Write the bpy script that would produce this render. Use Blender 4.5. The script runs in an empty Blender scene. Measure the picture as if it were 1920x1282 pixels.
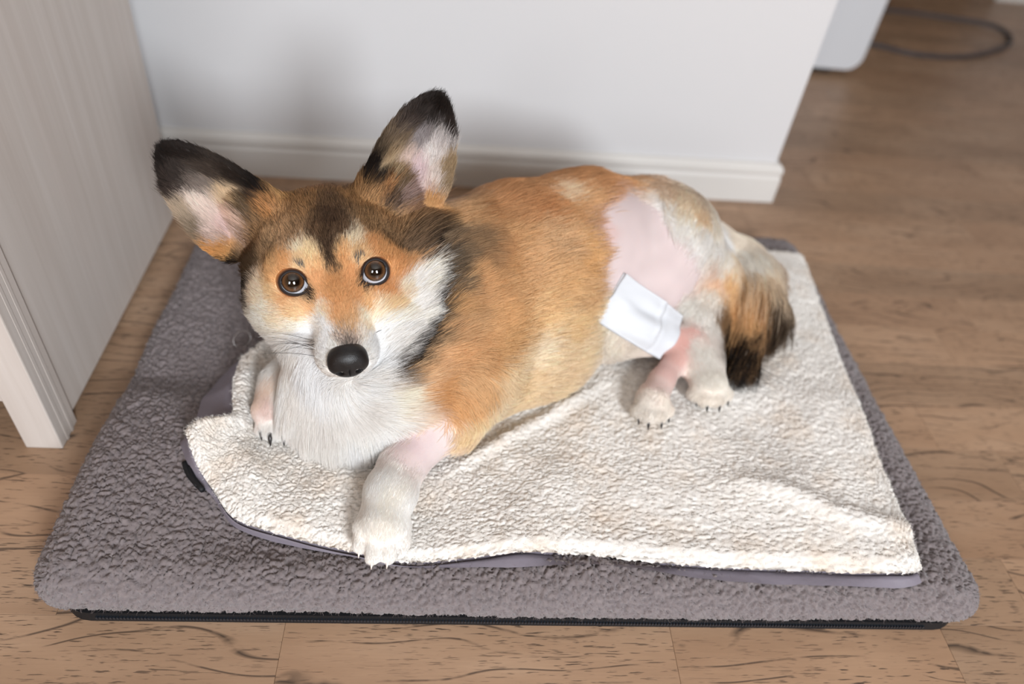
import bpy, bmesh, math, random
import numpy as np
from mathutils import Matrix, Vector

random.seed(7)
RNG = np.random.default_rng(11)
SC = bpy.context.scene
COL = SC.collection

# ---------------------------------------------------------------- camera
CAM_POS = (0.0, 0.0, 0.68)
CAM_RIGHT = (0.9942, -0.03874, 0.10035)
CAM_UP = (-0.04734, 0.68012, 0.73157)
CAM_BACK = (-0.0966, -0.73207, 0.67434)
cam_data = bpy.data.cameras.new('camera')
cam = bpy.data.objects.new('camera', cam_data)
COL.objects.link(cam)
mw = Matrix.Identity(4)
for c, ax in enumerate((CAM_RIGHT, CAM_UP, CAM_BACK)):
    for r in range(3):
        mw[r][c] = ax[r]
mw.translation = CAM_POS
cam.matrix_world = mw
cam_data.sensor_width = 36.0
cam_data.lens = 26.4
cam_data.clip_start = 0.02
cam_data.dof.use_dof = True
cam_data.dof.focus_distance = 0.672
cam_data.dof.aperture_fstop = 2.3
SC.camera = cam

# ---------------------------------------------------------------- light: soft room ambience + one large cool window behind the camera, to its right
world = bpy.data.worlds.new('room_ambience')
SC.world = world
world.use_nodes = True
bg = world.node_tree.nodes['Background']
bg.inputs[0].default_value = (1.0, 0.91, 0.84, 1)
bg.inputs[1].default_value = 0.10

def area_light(name, loc, target, sx, sy, power, color):
    d = bpy.data.lights.new(name, 'AREA')
    d.shape = 'RECTANGLE'; d.size = sx; d.size_y = sy
    d.energy = power; d.color = color
    o = bpy.data.objects.new(name, d)
    COL.objects.link(o)
    o.location = loc
    o.rotation_euler = (Vector(target) - Vector(loc)).to_track_quat('-Z', 'Y').to_euler()
    return o
area_light('window_daylight', (0.92, -2.0, 1.40), (0.0, 0.8, 0.20), 0.58, 0.95, 91, (0.91, 0.955, 1.0))
area_light('second_window_daylight', (-0.85, -2.0, 1.40), (0.1, 0.8, 0.20), 0.62, 1.0, 15, (0.94, 0.97, 1.0))

SC.cycles.max_bounces = 5
SC.cycles.diffuse_bounces = 3
SC.cycles.glossy_bounces = 2
SC.cycles.transmission_bounces = 3
vs = SC.view_settings
vs.view_transform = 'Standard'
vs.look = 'None'
vs.gamma = 1.0
vs.use_curve_mapping = False
vs.exposure = 0.30

# ---------------------------------------------------------------- helpers
def srgb(r, g, b):
    f = lambda c: (c / 255 / 12.92) if c / 255 <= 0.04045 else ((c / 255 + 0.055) / 1.055) ** 2.4
    return (f(r), f(g), f(b), 1.0)

def mat_new(name, col=None, rough=0.6, spec=0.3):
    m = bpy.data.materials.new(name)
    m.use_nodes = True
    b = m.node_tree.nodes['Principled BSDF']
    if col is not None:
        b.inputs['Base Color'].default_value = col
    b.inputs['Roughness'].default_value = rough
    b.inputs['Specular IOR Level'].default_value = spec
    return m

class NT:
    """small shorthand for building node trees"""
    def __init__(self, m):
        self.t = m.node_tree; self.n = self.t.nodes; self.l = self.t.links
        self.b = self.n['Principled BSDF']
    def new(self, kind, **kw):
        n = self.n.new(kind)
        for k, v in kw.items():
            setattr(n, k, v)
        return n
    def link(self, a, b):
        self.l.new(a, b)
    def setin(self, n, i, v):
        if hasattr(v, 'is_output'):
            self.l.new(v, n.inputs[i])
        elif v is not None:
            n.inputs[i].default_value = v
    def coord(self, which='Object'):
        return self.new('ShaderNodeTexCoord').outputs[which]
    def mapping(self, vec, loc=(0, 0, 0), rot=(0, 0, 0), scale=(1, 1, 1)):
        n = self.new('ShaderNodeMapping')
        self.setin(n, 0, vec); self.setin(n, 1, loc); self.setin(n, 2, rot); self.setin(n, 3, scale)
        return n.outputs[0]
    def noise(self, vec, scale=5, detail=3, rough=0.5, dist=0.0, out='Fac'):
        n = self.new('ShaderNodeTexNoise')
        self.setin(n, 'Vector', vec); self.setin(n, 'Scale', scale); self.setin(n, 'Detail', detail)
        self.setin(n, 'Roughness', rough); self.setin(n, 'Distortion', dist)
        return n.outputs[out]
    def math(self, op, a, b=None, clamp=False):
        n = self.new('ShaderNodeMath', operation=op, use_clamp=clamp)
        self.setin(n, 0, a); self.setin(n, 1, b)
        return n.outputs[0]
    def mapr(self, v, a, b, c=0.0, d=1.0):
        n = self.new('ShaderNodeMapRange')
        self.setin(n, 0, v); self.setin(n, 1, a); self.setin(n, 2, b); self.setin(n, 3, c); self.setin(n, 4, d)
        return n.outputs[0]
    def mix(self, fac, a, b, blend='MIX'):
        n = self.new('ShaderNodeMix', data_type='RGBA', blend_type=blend)
        self.setin(n, 0, fac); self.setin(n, 6, a); self.setin(n, 7, b)
        return n.outputs[2]
    def ramp(self, fac, stops):
        n = self.new('ShaderNodeValToRGB')
        self.setin(n, 0, fac)
        e = n.color_ramp.elements
        while len(e) < len(stops):
            e.new(0.5)
        for i, (p, c) in enumerate(stops):
            e[i].position = p; e[i].color = c
        return n.outputs[0]
    def bump(self, h, strength=0.3, dist=0.002, normal=None):
        n = self.new('ShaderNodeBump')
        self.setin(n, 'Strength', strength); self.setin(n, 'Distance', dist); self.setin(n, 'Height', h)
        if normal is not None:
            self.setin(n, 'Normal', normal)
        return n.outputs[0]
    def col(self, v): self.setin(self.b, 'Base Color', v)
    def nrm(self, v): self.setin(self.b, 'Normal', v)

def link_obj(name, data, parent=None, mat=None):
    o = bpy.data.objects.new(name, data)
    COL.objects.link(o)
    if parent is not None:
        o.parent = parent
    if mat is not None:
        data.materials.append(mat)
    return o

def tag(o, label=None, cat=None, group=None, kind=None):
    if label: o['label'] = label
    if cat: o['category'] = cat
    if group: o['group'] = group
    if kind: o['kind'] = kind
    return o

def empty(name, loc=(0, 0, 0), **kw):
    o = bpy.data.objects.new(name, None)
    COL.objects.link(o)
    o.location = loc
    o.empty_display_size = 0.05
    return tag(o, **kw)

def mesh_np(name, verts, faces, smooth=True):
    """mesh from arrays; faces: (n,3) or (n,4) array, or a list"""
    me = bpy.data.meshes.new(name)
    verts = np.asarray(verts, dtype=np.float32)
    if isinstance(faces, np.ndarray):
        n, k = faces.shape
        me.vertices.add(len(verts)); me.vertices.foreach_set('co', verts.ravel())
        me.loops.add(n * k); me.loops.foreach_set('vertex_index', faces.astype(np.int32).ravel())
        me.polygons.add(n)
        me.polygons.foreach_set('loop_start', np.arange(0, n * k, k, dtype=np.int32))
        me.update(calc_edges=True)
    else:
        me.from_pydata([tuple(map(float, v)) for v in verts], [], faces)
    me.validate()
    me.polygons.foreach_set('use_smooth', np.full(len(me.polygons), smooth, dtype=bool))
    me.update()
    return me

def bm_mesh(name, bm, smooth=False):
    me = bpy.data.meshes.new(name)
    bmesh.ops.recalc_face_normals(bm, faces=bm.faces)
    bm.to_mesh(me); bm.free()
    if smooth:
        me.polygons.foreach_set('use_smooth', np.ones(len(me.polygons), dtype=bool))
    return me

def box_bm(lo, hi, bevel=0.0, seg=2):
    bm = bmesh.new()
    bmesh.ops.create_cube(bm, size=1.0)
    for v in bm.verts:
        v.co = Vector([(lo[i] + hi[i]) / 2 + v.co[i] * (hi[i] - lo[i]) for i in range(3)])
    if bevel > 0:
        bmesh.ops.bevel(bm, geom=list(bm.edges), offset=bevel, segments=seg, profile=0.5, affect='EDGES')
    return bm

def prism_bm(pts, axis, a, b, bevel=0.0):
    """extrude a 2-D outline along an axis (0,1,2) from a to b; pts are the other two coordinates in order"""
    bm = bmesh.new()
    def mk(p, t):
        c = list(p); c.insert(axis, t); return bm.verts.new(c)
    A = [mk(p, a) for p in pts]; B = [mk(p, b) for p in pts]
    n = len(pts)
    bm.faces.new(A); bm.faces.new(list(reversed(B)))
    for i in range(n):
        bm.faces.new((A[i], B[i], B[(i + 1) % n], A[(i + 1) % n]))
    if bevel > 0:
        bmesh.ops.bevel(bm, geom=list(bm.edges), offset=bevel, segments=2, profile=0.5, affect='EDGES')
    return bm

def tube_arrays(path, radii, seg=10, caps=True):
    """tube along a polyline; returns verts, faces (list)"""
    path = np.asarray(path, float); n = len(path)
    radii = np.broadcast_to(np.asarray(radii, float), (n,))
    tan = np.gradient(path, axis=0); tan /= np.linalg.norm(tan, axis=1)[:, None] + 1e-12
    ref = np.array([0, 0, 1.0]) if abs(tan[0][2]) < 0.9 else np.array([1.0, 0, 0])
    vs_, fs = [], []
    u = np.cross(tan[0], ref); u /= np.linalg.norm(u)
    for i in range(n):
        u = u - tan[i] * (u @ tan[i]); u /= np.linalg.norm(u)
        w = np.cross(tan[i], u)
        for k in range(seg):
            a = 2 * math.pi * k / seg
            vs_.append(path[i] + radii[i] * (math.cos(a) * u + math.sin(a) * w))
    for i in range(n - 1):
        for k in range(seg):
            k2 = (k + 1) % seg
            fs.append((i * seg + k, i * seg + k2, (i + 1) * seg + k2, (i + 1) * seg + k))
    if caps:
        fs.append(tuple(reversed(range(seg)))); fs.append(tuple(range((n - 1) * seg, n * seg)))
    return vs_, fs

def spline(pts, n):
    """Catmull-Rom through pts, n samples"""
    p = np.asarray(pts, float)
    P = np.vstack([2 * p[0] - p[1], p, 2 * p[-1] - p[-2]])
    m = len(p) - 1
    t = np.linspace(0, m, n); i = np.minimum(t.astype(int), m - 1); f = (t - i)[:, None]
    a, b, c, d = P[i], P[i + 1], P[i + 2], P[i + 3]
    return 0.5 * ((2 * b) + (-a + c) * f + (2 * a - 5 * b + 4 * c - d) * f ** 2 + (-a + 3 * b - 3 * c + d) * f ** 3)

def smooth01(a, b, x):
    t = np.clip((x - a) / (b - a), 0, 1)
    return t * t * (3 - 2 * t)

# ---- numpy noise
def _hash(ix, iy, iz, seed):
    h = (ix.astype(np.int64) * 374761393 + iy.astype(np.int64) * 668265263 + iz.astype(np.int64) * 2147483647 + seed * 1274126177) & 0xFFFFFFFF
    h = ((h ^ (h >> 13)) * 1274126177) & 0xFFFFFFFF
    h = ((h ^ (h >> 16)) * 2246822519) & 0xFFFFFFFF
    return ((h ^ (h >> 15)) & 0xFFFFFF) / float(0xFFFFFF)

def vnoise(p, scale, seed=0):
    """smooth value noise in [-1,1]; p (n,3)"""
    q = np.asarray(p) * scale
    i = np.floor(q); f = q - i; f = f * f * (3 - 2 * f)
    ix, iy, iz = i[:, 0], i[:, 1], i[:, 2]
    out = 0
    for dx in (0, 1):
        wx = f[:, 0] if dx else 1 - f[:, 0]
        for dy in (0, 1):
            wy = f[:, 1] if dy else 1 - f[:, 1]
            for dz in (0, 1):
                wz = f[:, 2] if dz else 1 - f[:, 2]
                out = out + wx * wy * wz * _hash(ix + dx, iy + dy, iz + dz, seed)
    return out * 2 - 1

def vnoise3(p, scale, seed=0):
    return np.stack([vnoise(p, scale, seed + k * 17) for k in range(3)], 1)

def worley2(u, v, scale, seed=0):
    """2-D cellular noise: F1, F2 (in cell units) and the id-hash of the nearest cell"""
    x = u * scale; y = v * scale
    ix = np.floor(x); iy = np.floor(y)
    f1 = np.full(x.shape, 9.0); f2 = np.full(x.shape, 9.0); idh = np.zeros(x.shape)
    z = np.zeros_like(x)
    for dx in (-1, 0, 1):
        for dy in (-1, 0, 1):
            cx = ix + dx; cy = iy + dy
            px = cx + _hash(cx, cy, z, seed); py = cy + _hash(cx, cy, z, seed + 5)
            d = np.hypot(px - x, py - y)
            near = d < f1
            f2 = np.where(near, f1, np.minimum(f2, d))
            idh = np.where(near, _hash(cx, cy, z, seed + 9), idh)
            f1 = np.where(near, d, f1)
    return f1, f2, idh

def hair_object(name, pts, radius, color, mat, parent):
    """pts (n,k,3) strands -> one hair-curves object; radius (n,k) or (k,); color (n,k,3) linear"""
    n, k, _ = pts.shape
    hc = bpy.data.hair_curves.new(name)
    hc.add_curves([k] * n)
    hc.attributes['position'].data.foreach_set('vector', np.ascontiguousarray(pts, dtype=np.float32).ravel())
    ra = hc.attributes.get('radius') or hc.attributes.new('radius', 'FLOAT', 'POINT')
    ra.data.foreach_set('value', np.ascontiguousarray(np.broadcast_to(radius, (n, k)), dtype=np.float32).ravel())
    ca = hc.attributes.new('strand_color', 'FLOAT_COLOR', 'POINT')
    c4 = np.ones((n, k, 4), dtype=np.float32); c4[:, :, :3] = color
    ca.data.foreach_set('color', c4.ravel())
    hc.materials.append(mat)
    o = bpy.data.objects.new(name, hc)
    COL.objects.link(o)
    o.parent = parent
    o['kind'] = 'stuff'
    return o

def strand_material(name, rough=0.55, spec=0.25, trans=0.0):
    m = mat_new(name, None, rough, spec)
    t = NT(m)
    a = t.new('ShaderNodeAttribute', attribute_name='strand_color')
    t.col(a.outputs['Color'])
    if trans > 0:
        tr = t.new('ShaderNodeBsdfTranslucent'); t.link(a.outputs['Color'], tr.inputs[0])
        mx = t.new('ShaderNodeMixShader'); mx.inputs[0].default_value = trans
        t.link(t.b.outputs[0], mx.inputs[1]); t.link(tr.outputs[0], mx.inputs[2])
        t.link(mx.outputs[0], t.n['Material Output'].inputs[0])
    return m
# ---------------------------------------------------------------- floor: brushed oak strips
def wood_floor_material(name, per_object=True):
    m = mat_new(name, None, 0.42, 0.35)
    t = NT(m)
    co = t.coord('Object')
    if per_object:
        oi = t.new('ShaderNodeObjectInfo')
        rnd = oi.outputs['Random']
    else:                                   # far floor: strips told apart by position
        sp = t.new('ShaderNodeSeparateXYZ'); t.link(co, sp.inputs[0])
        row = t.math('FLOOR', t.math('DIVIDE', sp.outputs[1], 0.0775))
        colm = t.math('FLOOR', t.math('ADD', t.math('DIVIDE', sp.outputs[0], 0.36), t.math('MULTIPLY', row, 0.37)))
        wn = t.new('ShaderNodeTexWhiteNoise', noise_dimensions='2D')
        cb = t.new('ShaderNodeCombineXYZ'); t.link(row, cb.inputs[0]); t.link(colm, cb.inputs[1]); t.link(cb.outputs[0], wn.inputs['Vector'])
        rnd = wn.outputs['Value']
    off = t.new('ShaderNodeCombineXYZ')
    t.link(t.math('MULTIPLY', rnd, 37.0), off.inputs[0]); t.link(t.math('MULTIPLY', rnd, 91.0), off.inputs[1]); t.link(t.math('MULTIPLY', rnd, 53.0), off.inputs[2])
    add = t.new('ShaderNodeVectorMath', operation='ADD'); t.link(co, add.inputs[0]); t.link(off.outputs[0], add.inputs[1])
    p = add.outputs[0]
    broad = t.noise(t.mapping(p, scale=(4, 16, 4)), 1.0, 3, 0.55)
    base = t.ramp(broad, [(0.25, srgb(156, 129, 106)), (0.55, srgb(174, 147, 123)), (0.8, srgb(186, 161, 138))])
    tone = t.ramp(rnd, [(0.0, srgb(226, 220, 214)), (0.35, srgb(244, 238, 232)), (0.7, srgb(255, 246, 238)), (1.0, srgb(232, 222, 214))])
    base = t.mix(1.0, base, tone, 'MULTIPLY')
    # growth rings: distorted bands, dark filled where the brushing opened them
    warp = t.noise(t.mapping(p, scale=(3.0, 9, 3)), 1.0, 2, 0.5)
    sp2 = t.new('ShaderNodeSeparateXYZ'); t.link(p, sp2.inputs[0])
    ringv = t.math('ADD', t.math('MULTIPLY', sp2.outputs[1], 52.0), t.math('MULTIPLY', warp, 9.0))
    ring = t.math('PINGPONG', ringv, 0.5)
    ringline = t.mapr(ring, 0.0, 0.085, 1.0, 0.0)
    ringmask = t.mapr(t.noise(t.mapping(p, scale=(9, 22, 9)), 1.0, 4, 0.7), 0.46, 0.55, 0.0, 1.0)
    pores = t.mapr(t.noise(t.mapping(p, scale=(55, 620, 55)), 1.0, 2, 0.5), 0.60, 0.66, 0.0, 1.0)
    pmask = t.mapr(t.noise(t.mapping(p, scale=(5, 30, 5)), 1.0, 2, 0.5), 0.34, 0.56, 0.2, 1.0)
    dark = t.math('MAXIMUM', t.math('MULTIPLY', t.math('MULTIPLY', ringline, ringmask), 0.95), t.math('MULTIPLY', t.math('MULTIPLY', pores, pmask), 0.9))
    fine = t.noise(t.mapping(p, scale=(30, 420, 30)), 1.0, 2, 0.6)
    base = t.mix(t.mapr(fine, 0.35, 0.7, 0.0, 0.22), base, srgb(140, 112, 90))
    t.col(t.mix(dark, base, srgb(66, 54, 46)))
    t.setin(t.b, 'Roughness', t.mapr(dark, 0, 1, 0.38, 0.6))
    t.nrm(t.bump(t.math('SUBTRACT', t.math('MULTIPLY', fine, 0.2), dark), 0.35, 0.0006))
    return m
m_floor = wood_floor_material('oak_strip')
m_floor_far = wood_floor_material('oak_floor', False)
floor = link_obj('floor', mesh_np('floor', [(-3, -2, -0.004), (5, -2, -0.004), (5, 4, -0.004), (-3, 4, -0.004)], [(0, 1, 2, 3)], False), None, m_floor_far)
tag(floor, 'brushed oak strip floor with dark grain', 'floor', kind='structure')
# the floor further off continues at strip height as one sheet
far_sheet = link_obj('floor_sheet', mesh_np('floor_sheet', [(-3, 2.0525, 0.0), (5, 2.0525, 0.0), (5, 4, 0.0), (-3, 4, 0.0)], [(0, 1, 2, 3)], False), floor, m_floor_far)
PW = 0.0775
plank_meshes = {}
def plank_mesh(L):
    if L not in plank_meshes:
        me = bm_mesh('plank', box_bm((-L / 2 + 0.00012, -PW / 2 + 0.00012, -0.0035), (L / 2 - 0.00012, PW / 2 - 0.00012, 0.0), 0.00022, 1))
        me.materials.append(m_floor)
        plank_meshes[L] = me
    return plank_meshes[L]
rp = random.Random(5)
def hidden(x0, x1, y0, y1):
    if x0 > -0.30 and x1 < 0.49 and y0 > 0.40 and y1 < 0.90: return True          # under the dog bed
    if y0 > 1.16 and x1 < 0.50: return True                                         # behind the wall
    if x1 < -0.60 and y0 > 0.75: return True                                        # under and behind the cabinet
    if x0 > 1.0 + 0.9 * y0 or x1 < -0.75: return True                               # out of frame
    return False
FIXED = {1: [-0.50, -0.129, 0.236, 0.517, 0.88]}     # joints of the strip along the front of the bed
for r in range(0, 24):
    y0 = 0.1905 + r * PW
    xs = FIXED.get(r)
    if xs is None:
        xs = [-0.95 - rp.random() * 0.3]
        while xs[-1] < 2.6:
            xs.append(round(xs[-1] + rp.choice((0.24, 0.30, 0.36, 0.42, 0.48)), 4))
    for a, b in zip(xs[:-1], xs[1:]):
        if hidden(a, b, y0, y0 + PW):
            continue
        o = link_obj('plank', plank_mesh(round(b - a, 3)), floor)
        o.location = ((a + b) / 2, y0 + PW / 2, 0.0)

# ---------------------------------------------------------------- wall with its baseboard, ending in an outside corner
m_wall = mat_new('wall_paint', srgb(205, 204, 205), 0.75, 0.2)
t = NT(m_wall)
t.nrm(t.bump(t.noise(t.coord('Object'), 350, 3, 0.6), 0.06, 0.0008))
m_trim = mat_new('trim_paint', srgb(208, 205, 201), 0.38, 0.4)
WROT = math.radians(1.7)
WX, WY = 0.570, 1.1525           # outside corner of the wall
wall = link_obj('wall_back', bm_mesh('wall_back', box_bm((-2.2, 0, 0), (0, 0.55, 2.49))), None, m_wall)
wall.location = (WX, WY, 0); wall.rotation_euler = (0, 0, WROT)
tag(wall, 'white painted wall behind the dog, ending in a corner', 'wall', kind='structure')
def skirting(name, length, along, label):
    """moulded baseboard profile extruded along x (front) or y (return)"""
    prof = [(0, 0), (-0.0125, 0), (-0.0125, 0.046), (-0.0105, 0.052), (-0.0125, 0.058), (-0.0115, 0.066), (-0.007, 0.0715), (0, 0.073)]
    if along == 'x':
        bm = prism_bm(prof, 0, -length, 0.0125)
        for v in bm.verts:      # mitre at the corner
            if v.co.x > -0.05:
                v.co.x = -v.co.y
    else:
        bm = prism_bm([(-y, z) for y, z in prof], 1, 0.0, length)
        for v in bm.verts:
            if v.co.y < 0.05:
                v.co.y = -v.co.x
    o = link_obj(name, bm_mesh(name, bm), None, m_trim)
    o.location = (WX, WY, 0); o.rotation_euler = (0, 0, WROT)
    return tag(o, label, 'baseboard', kind='structure')
skirting('baseboard_back', 2.2, 'x', 'white moulded baseboard along the wall behind the dog')
skirting('baseboard_right', 0.55, 'y', 'white baseboard returning round the wall corner')
# wall of the next room with its baseboard, at the far right
wf = link_obj('wall_far', bm_mesh('wall_far', box_bm((1.755, 2.50, 0), (3.39, 2.62, 2.49))), None, m_wall)
tag(wf, 'white wall of the next room at the far right', 'wall', kind='structure')
bf = link_obj('baseboard_far', bm_mesh('baseboard_far', box_bm((1.75, 2.486, 0), (3.39, 2.50, 0.075), 0.004)), None, m_trim)
tag(bf, 'white baseboard of the far wall in the next room', 'baseboard', kind='structure')

# the rest of the room round the camera
m_ceil = mat_new('ceiling_paint', srgb(222, 217, 210), 0.8, 0.1)
m_beige = mat_new('beige_wall_paint', srgb(154, 122, 92), 0.8, 0.1)  # unseen walls: tone picked to cut and warm the light they bounce
def shell(name, lo, hi, mat, label, cat='wall'):
    return tag(link_obj(name, bm_mesh(name, box_bm(lo, hi)), None, mat), label, cat, kind='structure')
shell('wall_left', (-1.42, -2.2, 0), (-1.32, 1.2, 2.5), m_beige, 'beige wall left of the cabinet')
shell('wall_right', (3.4, -2.2, 0), (3.5, 4.0, 2.5), m_beige, 'beige wall at the right end of the room')
shell('wall_front', (-1.42, -2.3, 0), (3.5, -2.2, 2.5), m_beige, 'beige wall behind the camera')
shell('wall_hall', (-1.42, 3.9, 0), (3.5, 4.0, 2.5), m_beige, 'beige wall at the end of the hall')
shell('ceiling', (-1.5, -2.3, 2.5), (3.5, 4.0, 2.6), m_ceil, 'white ceiling', 'ceiling')

# ---------------------------------------------------------------- white-washed cabinet at the left
def washed_wood(name, axis):
    m = mat_new(name, None, 0.5, 0.3)
    t = NT(m)
    sc = {2: (60, 60, 2.2), 0: (2.2, 60, 60)}[axis]
    co = t.coord('Object')
    g = t.noise(t.mapping(co, scale=sc), 1.0, 4, 0.6, 0.4)
    b = t.noise(t.mapping(co, scale=tuple(s * 0.18 for s in sc)), 1.0, 3, 0.5, 0.6)
    c = t.ramp(g, [(0.3, srgb(186, 177, 170)), (0.6, srgb(196, 188, 182)), (0.8, srgb(202, 195, 190))])
    c = t.mix(t.mapr(b, 0.45, 0.75, 0.0, 0.35), c, srgb(190, 176, 168))
    t.col(c)
    t.nrm(t.bump(g, 0.12, 0.0006))
    return m
m_cab = washed_wood('washed_wood', 2)
m_cab_h = washed_wood('washed_wood_rail', 0)
CX, CY0, CY1 = -0.398, 0.534, 0.985
cab = empty('cabinet', (CX - 0.40, (CY0 + CY1) / 2, 0), label='white-washed wooden cabinet standing on legs left of the dog bed', cat='cabinet')
co_ = Vector(cab.location)
def cab_part(name, lo, hi, mat=None, bevel=0.0015, parent=None):
    bm = box_bm(lo, hi, bevel, 2)
    for v in bm.verts: v.co -= co_
    return link_obj(name, bm_mesh(name, bm), parent or cab, mat or m_cab)
CT = 0.80
cab_part('side_panel', (CX - 0.018, CY0 + 0.038, 0.012), (CX - 0.003, CY1, CT))
cab_part('side_panel', (CX - 0.79, CY0 + 0.038, 0.012), (CX - 0.775, CY1, CT))
for x in (CX - 0.038, CX - 0.793):
    lg = cab_part('leg', (x, CY0, 0), (x + 0.038, CY0 + 0.040, CT))
    for k in range(2):        # grooves of the moulded stile
        cab_part('bead', (x + (0.038 if x > CX - 0.2 else -0.0012), CY0 + 0.012 + 0.012 * k, 0), (x + (0.0388 if x > CX - 0.2 else 0.0), CY0 + 0.017 + 0.012 * k, CT), None, 0.0005, lg)
for x in (CX - 0.038, CX - 0.793):
    cab_part('leg', (x, CY1 - 0.03, 0), (x + 0.02, CY1 - 0.002, 0.012), None, 0.0005)
cab_part('bottom_rail', (CX - 0.755, CY0 + 0.006, 0.066), (CX - 0.038, CY0 + 0.024, 0.088), m_cab_h)
for k in range(3):
    z0 = 0.094 + k * 0.226
    dr = cab_part('drawer', (CX - 0.752, CY0 + 0.006, z0), (CX - 0.041, CY0 + 0.30, z0 + 0.22), m_cab_h)
    for kx in (-0.60, -0.19):
        bm = bmesh.new(); bmesh.ops.create_uvsphere(bm, u_segments=16, v_segments=10, radius=0.014)
        for v in bm.verts: v.co = Vector((v.co.x, v.co.y * 0.9, v.co.z)) + Vector((CX + kx, CY0 - 0.008, z0 + 0.11)) - co_
        link_obj('knob', bm_mesh('knob', bm, True), dr, m_trim)
cab_part('back_panel', (CX - 0.775, CY1 - 0.008, 0.03), (CX - 0.018, CY1 - 0.002, CT))
cab_part('cabinet_top', (CX - 0.81, CY0 - 0.012, CT), (CX + 0.014, CY1 + 0.004, CT + 0.022), m_cab_h)

# ---------------------------------------------------------------- white kitchen unit and loose cable in the next room
m_white = mat_new('white_lacquer', srgb(206, 208, 212), 0.35, 0.4)
unit = empty('kitchen_unit', (0.80, 1.95, 0), label='white unit with rounded lower corner beyond the end of the wall', cat='cabinet')
bm = box_bm((-0.25, -0.205, 0.018), (0.178, 0.25, 1.0))
ed = [e for e in bm.edges if abs((e.verts[0].co - e.verts[1].co).normalized().y) > 0.9 and e.verts[0].co.x > 0 and e.verts[0].co.z < 0.5]
bmesh.ops.bevel(bm, geom=ed, offset=0.035, segments=6, profile=0.5, affect='EDGES')
link_obj('shell', bm_mesh('shell', bm, False), unit, m_white)
link_obj('plinth', bm_mesh('plinth', box_bm((-0.22, -0.185, 0), (0.12, 0.23, 0.03), 0.003)), unit, mat_new('dark_plinth', srgb(38, 36, 36), 0.6))
cpts = [(1.00, 2.02, 0.006), (1.126, 1.965, 0.006), (1.216, 1.925, 0.006), (1.346, 1.935, 0.006), (1.505, 2.02, 0.006), (1.59, 2.115, 0.007), (1.575, 2.20, 0.013), (1.44, 2.255, 0.006), (1.30, 2.27, 0.006), (1.16, 2.26, 0.006), (1.02, 2.29, 0.006)]
v, fc = tube_arrays(spline(cpts, 80), 0.006, 10)
tag(link_obj('cable', mesh_np('cable', np.array(v), fc), None, mat_new('grey_rubber', srgb(70, 66, 68), 0.5)), 'dark grey cable lying in a loop on the far floor', 'cable')
# ---------------------------------------------------------------- grey fleece dog bed
def pile_height(u, v, cell, seed):
    """curly fleece relief 0..1 from warped cellular noise (u, v in metres on the fabric)"""
    P = np.stack([u, v, np.zeros_like(u)], 1)
    wx = vnoise(P, 0.9 / cell, seed) + 0.5 * vnoise(P, 2.0 / cell, seed + 1)
    wy = vnoise(P, 0.9 / cell, seed + 2) + 0.5 * vnoise(P, 2.0 / cell, seed + 3)
    uu = u + wx * cell * 0.55; vv = v + wy * cell * 0.55
    f1, f2, idh = worley2(uu, vv, 1 / cell, seed)
    g1, g2, _ = worley2(uu + 3, vv, 2.1 / cell, seed + 7)
    big = smooth01(-0.06, 0.30, f2 - f1)
    small = smooth01(-0.05, 0.35, g2 - g1)
    return 0.62 * big * (0.65 + 0.35 * idh) + 0.25 * small + 0.13 * (vnoise(P, 5 / cell, seed + 11) * 0.5 + 0.5)

def grid_faces(nu, nv):
    i, j = np.meshgrid(np.arange(nu - 1), np.arange(nv - 1), indexing='ij')
    a = (i * nv + j).ravel()
    return np.stack([a, a + nv, a + nv + 1, a + 1], 1)

def grid_normals(P, nu, nv):
    G = P.reshape(nu, nv, 3)
    du = np.gradient(G, axis=0); dv = np.gradient(G, axis=1)
    n = np.cross(du, dv).reshape(-1, 3)
    return n / (np.linalg.norm(n, axis=1)[:, None] + 1e-12)

def fleece_material(name, c1, c2, stain=None):
    m = mat_new(name, None, 0.9, 0.1)
    t = NT(m)
    co = t.coord('Object')
    n1 = t.noise(co, 18, 3, 0.6); n2 = t.noise(co, 220, 3, 0.6)
    c = t.mix(t.mapr(n2, 0.3, 0.7), c1, c2)
    if stain is not None:
        c = t.mix(t.mapr(n1, 0.48, 0.68, 0.0, 0.75), c, stain)
    t.col(c)
    t.b.inputs['Sheen Weight'].default_value = 0.25
    t.b.inputs['Sheen Roughness'].default_value = 0.5
    t.nrm(t.bump(t.noise(co, 1400, 3, 0.7), 0.5, 0.0015))
    return m

def fuzz(name, P, N, faces, count, length, rad, col, parent, origin, seed):
    """loose fibre ends standing off a fleece sheet"""
    rg = np.random.default_rng(seed)
    f = faces[rg.integers(0, len(faces), count)]
    a, b = rg.random(count)[:, None], rg.random(count)[:, None]
    R = P[f[:, 0]] * (1 - a) * (1 - b) + P[f[:, 1]] * a * (1 - b) + P[f[:, 2]] * a * b + P[f[:, 3]] * (1 - a) * b
    n = N[f[:, 0]]
    d = n * 0.75 + 0.8 * vnoise3(R, 160, seed) + rg.normal(0, 0.35, (count, 3))
    d /= np.linalg.norm(d, axis=1)[:, None]
    side = np.cross(d, rg.normal(0, 1, (count, 3))); side /= np.linalg.norm(side, axis=1)[:, None]
    L = length * (0.5 + rg.random(count))[:, None]
    S = np.stack([R - n * 0.001, R + d * L * 0.4 + side * L * 0.12, R + d * L * 0.75 + side * L * 0.32, R + d * L * 0.85 + side * L * 0.62], 1)
    c = lin(np.array(col))[None, None, :] * (1 + 0.12 * rg.normal(0, 1, (count, 1, 1))) * np.ones((1, 4, 1))
    return hair_object(name, S - origin, np.array([1, 1, 0.8, 0.4])[None] * rad, np.clip(c, 0, 0.95), m_fuzz, parent)
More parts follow.
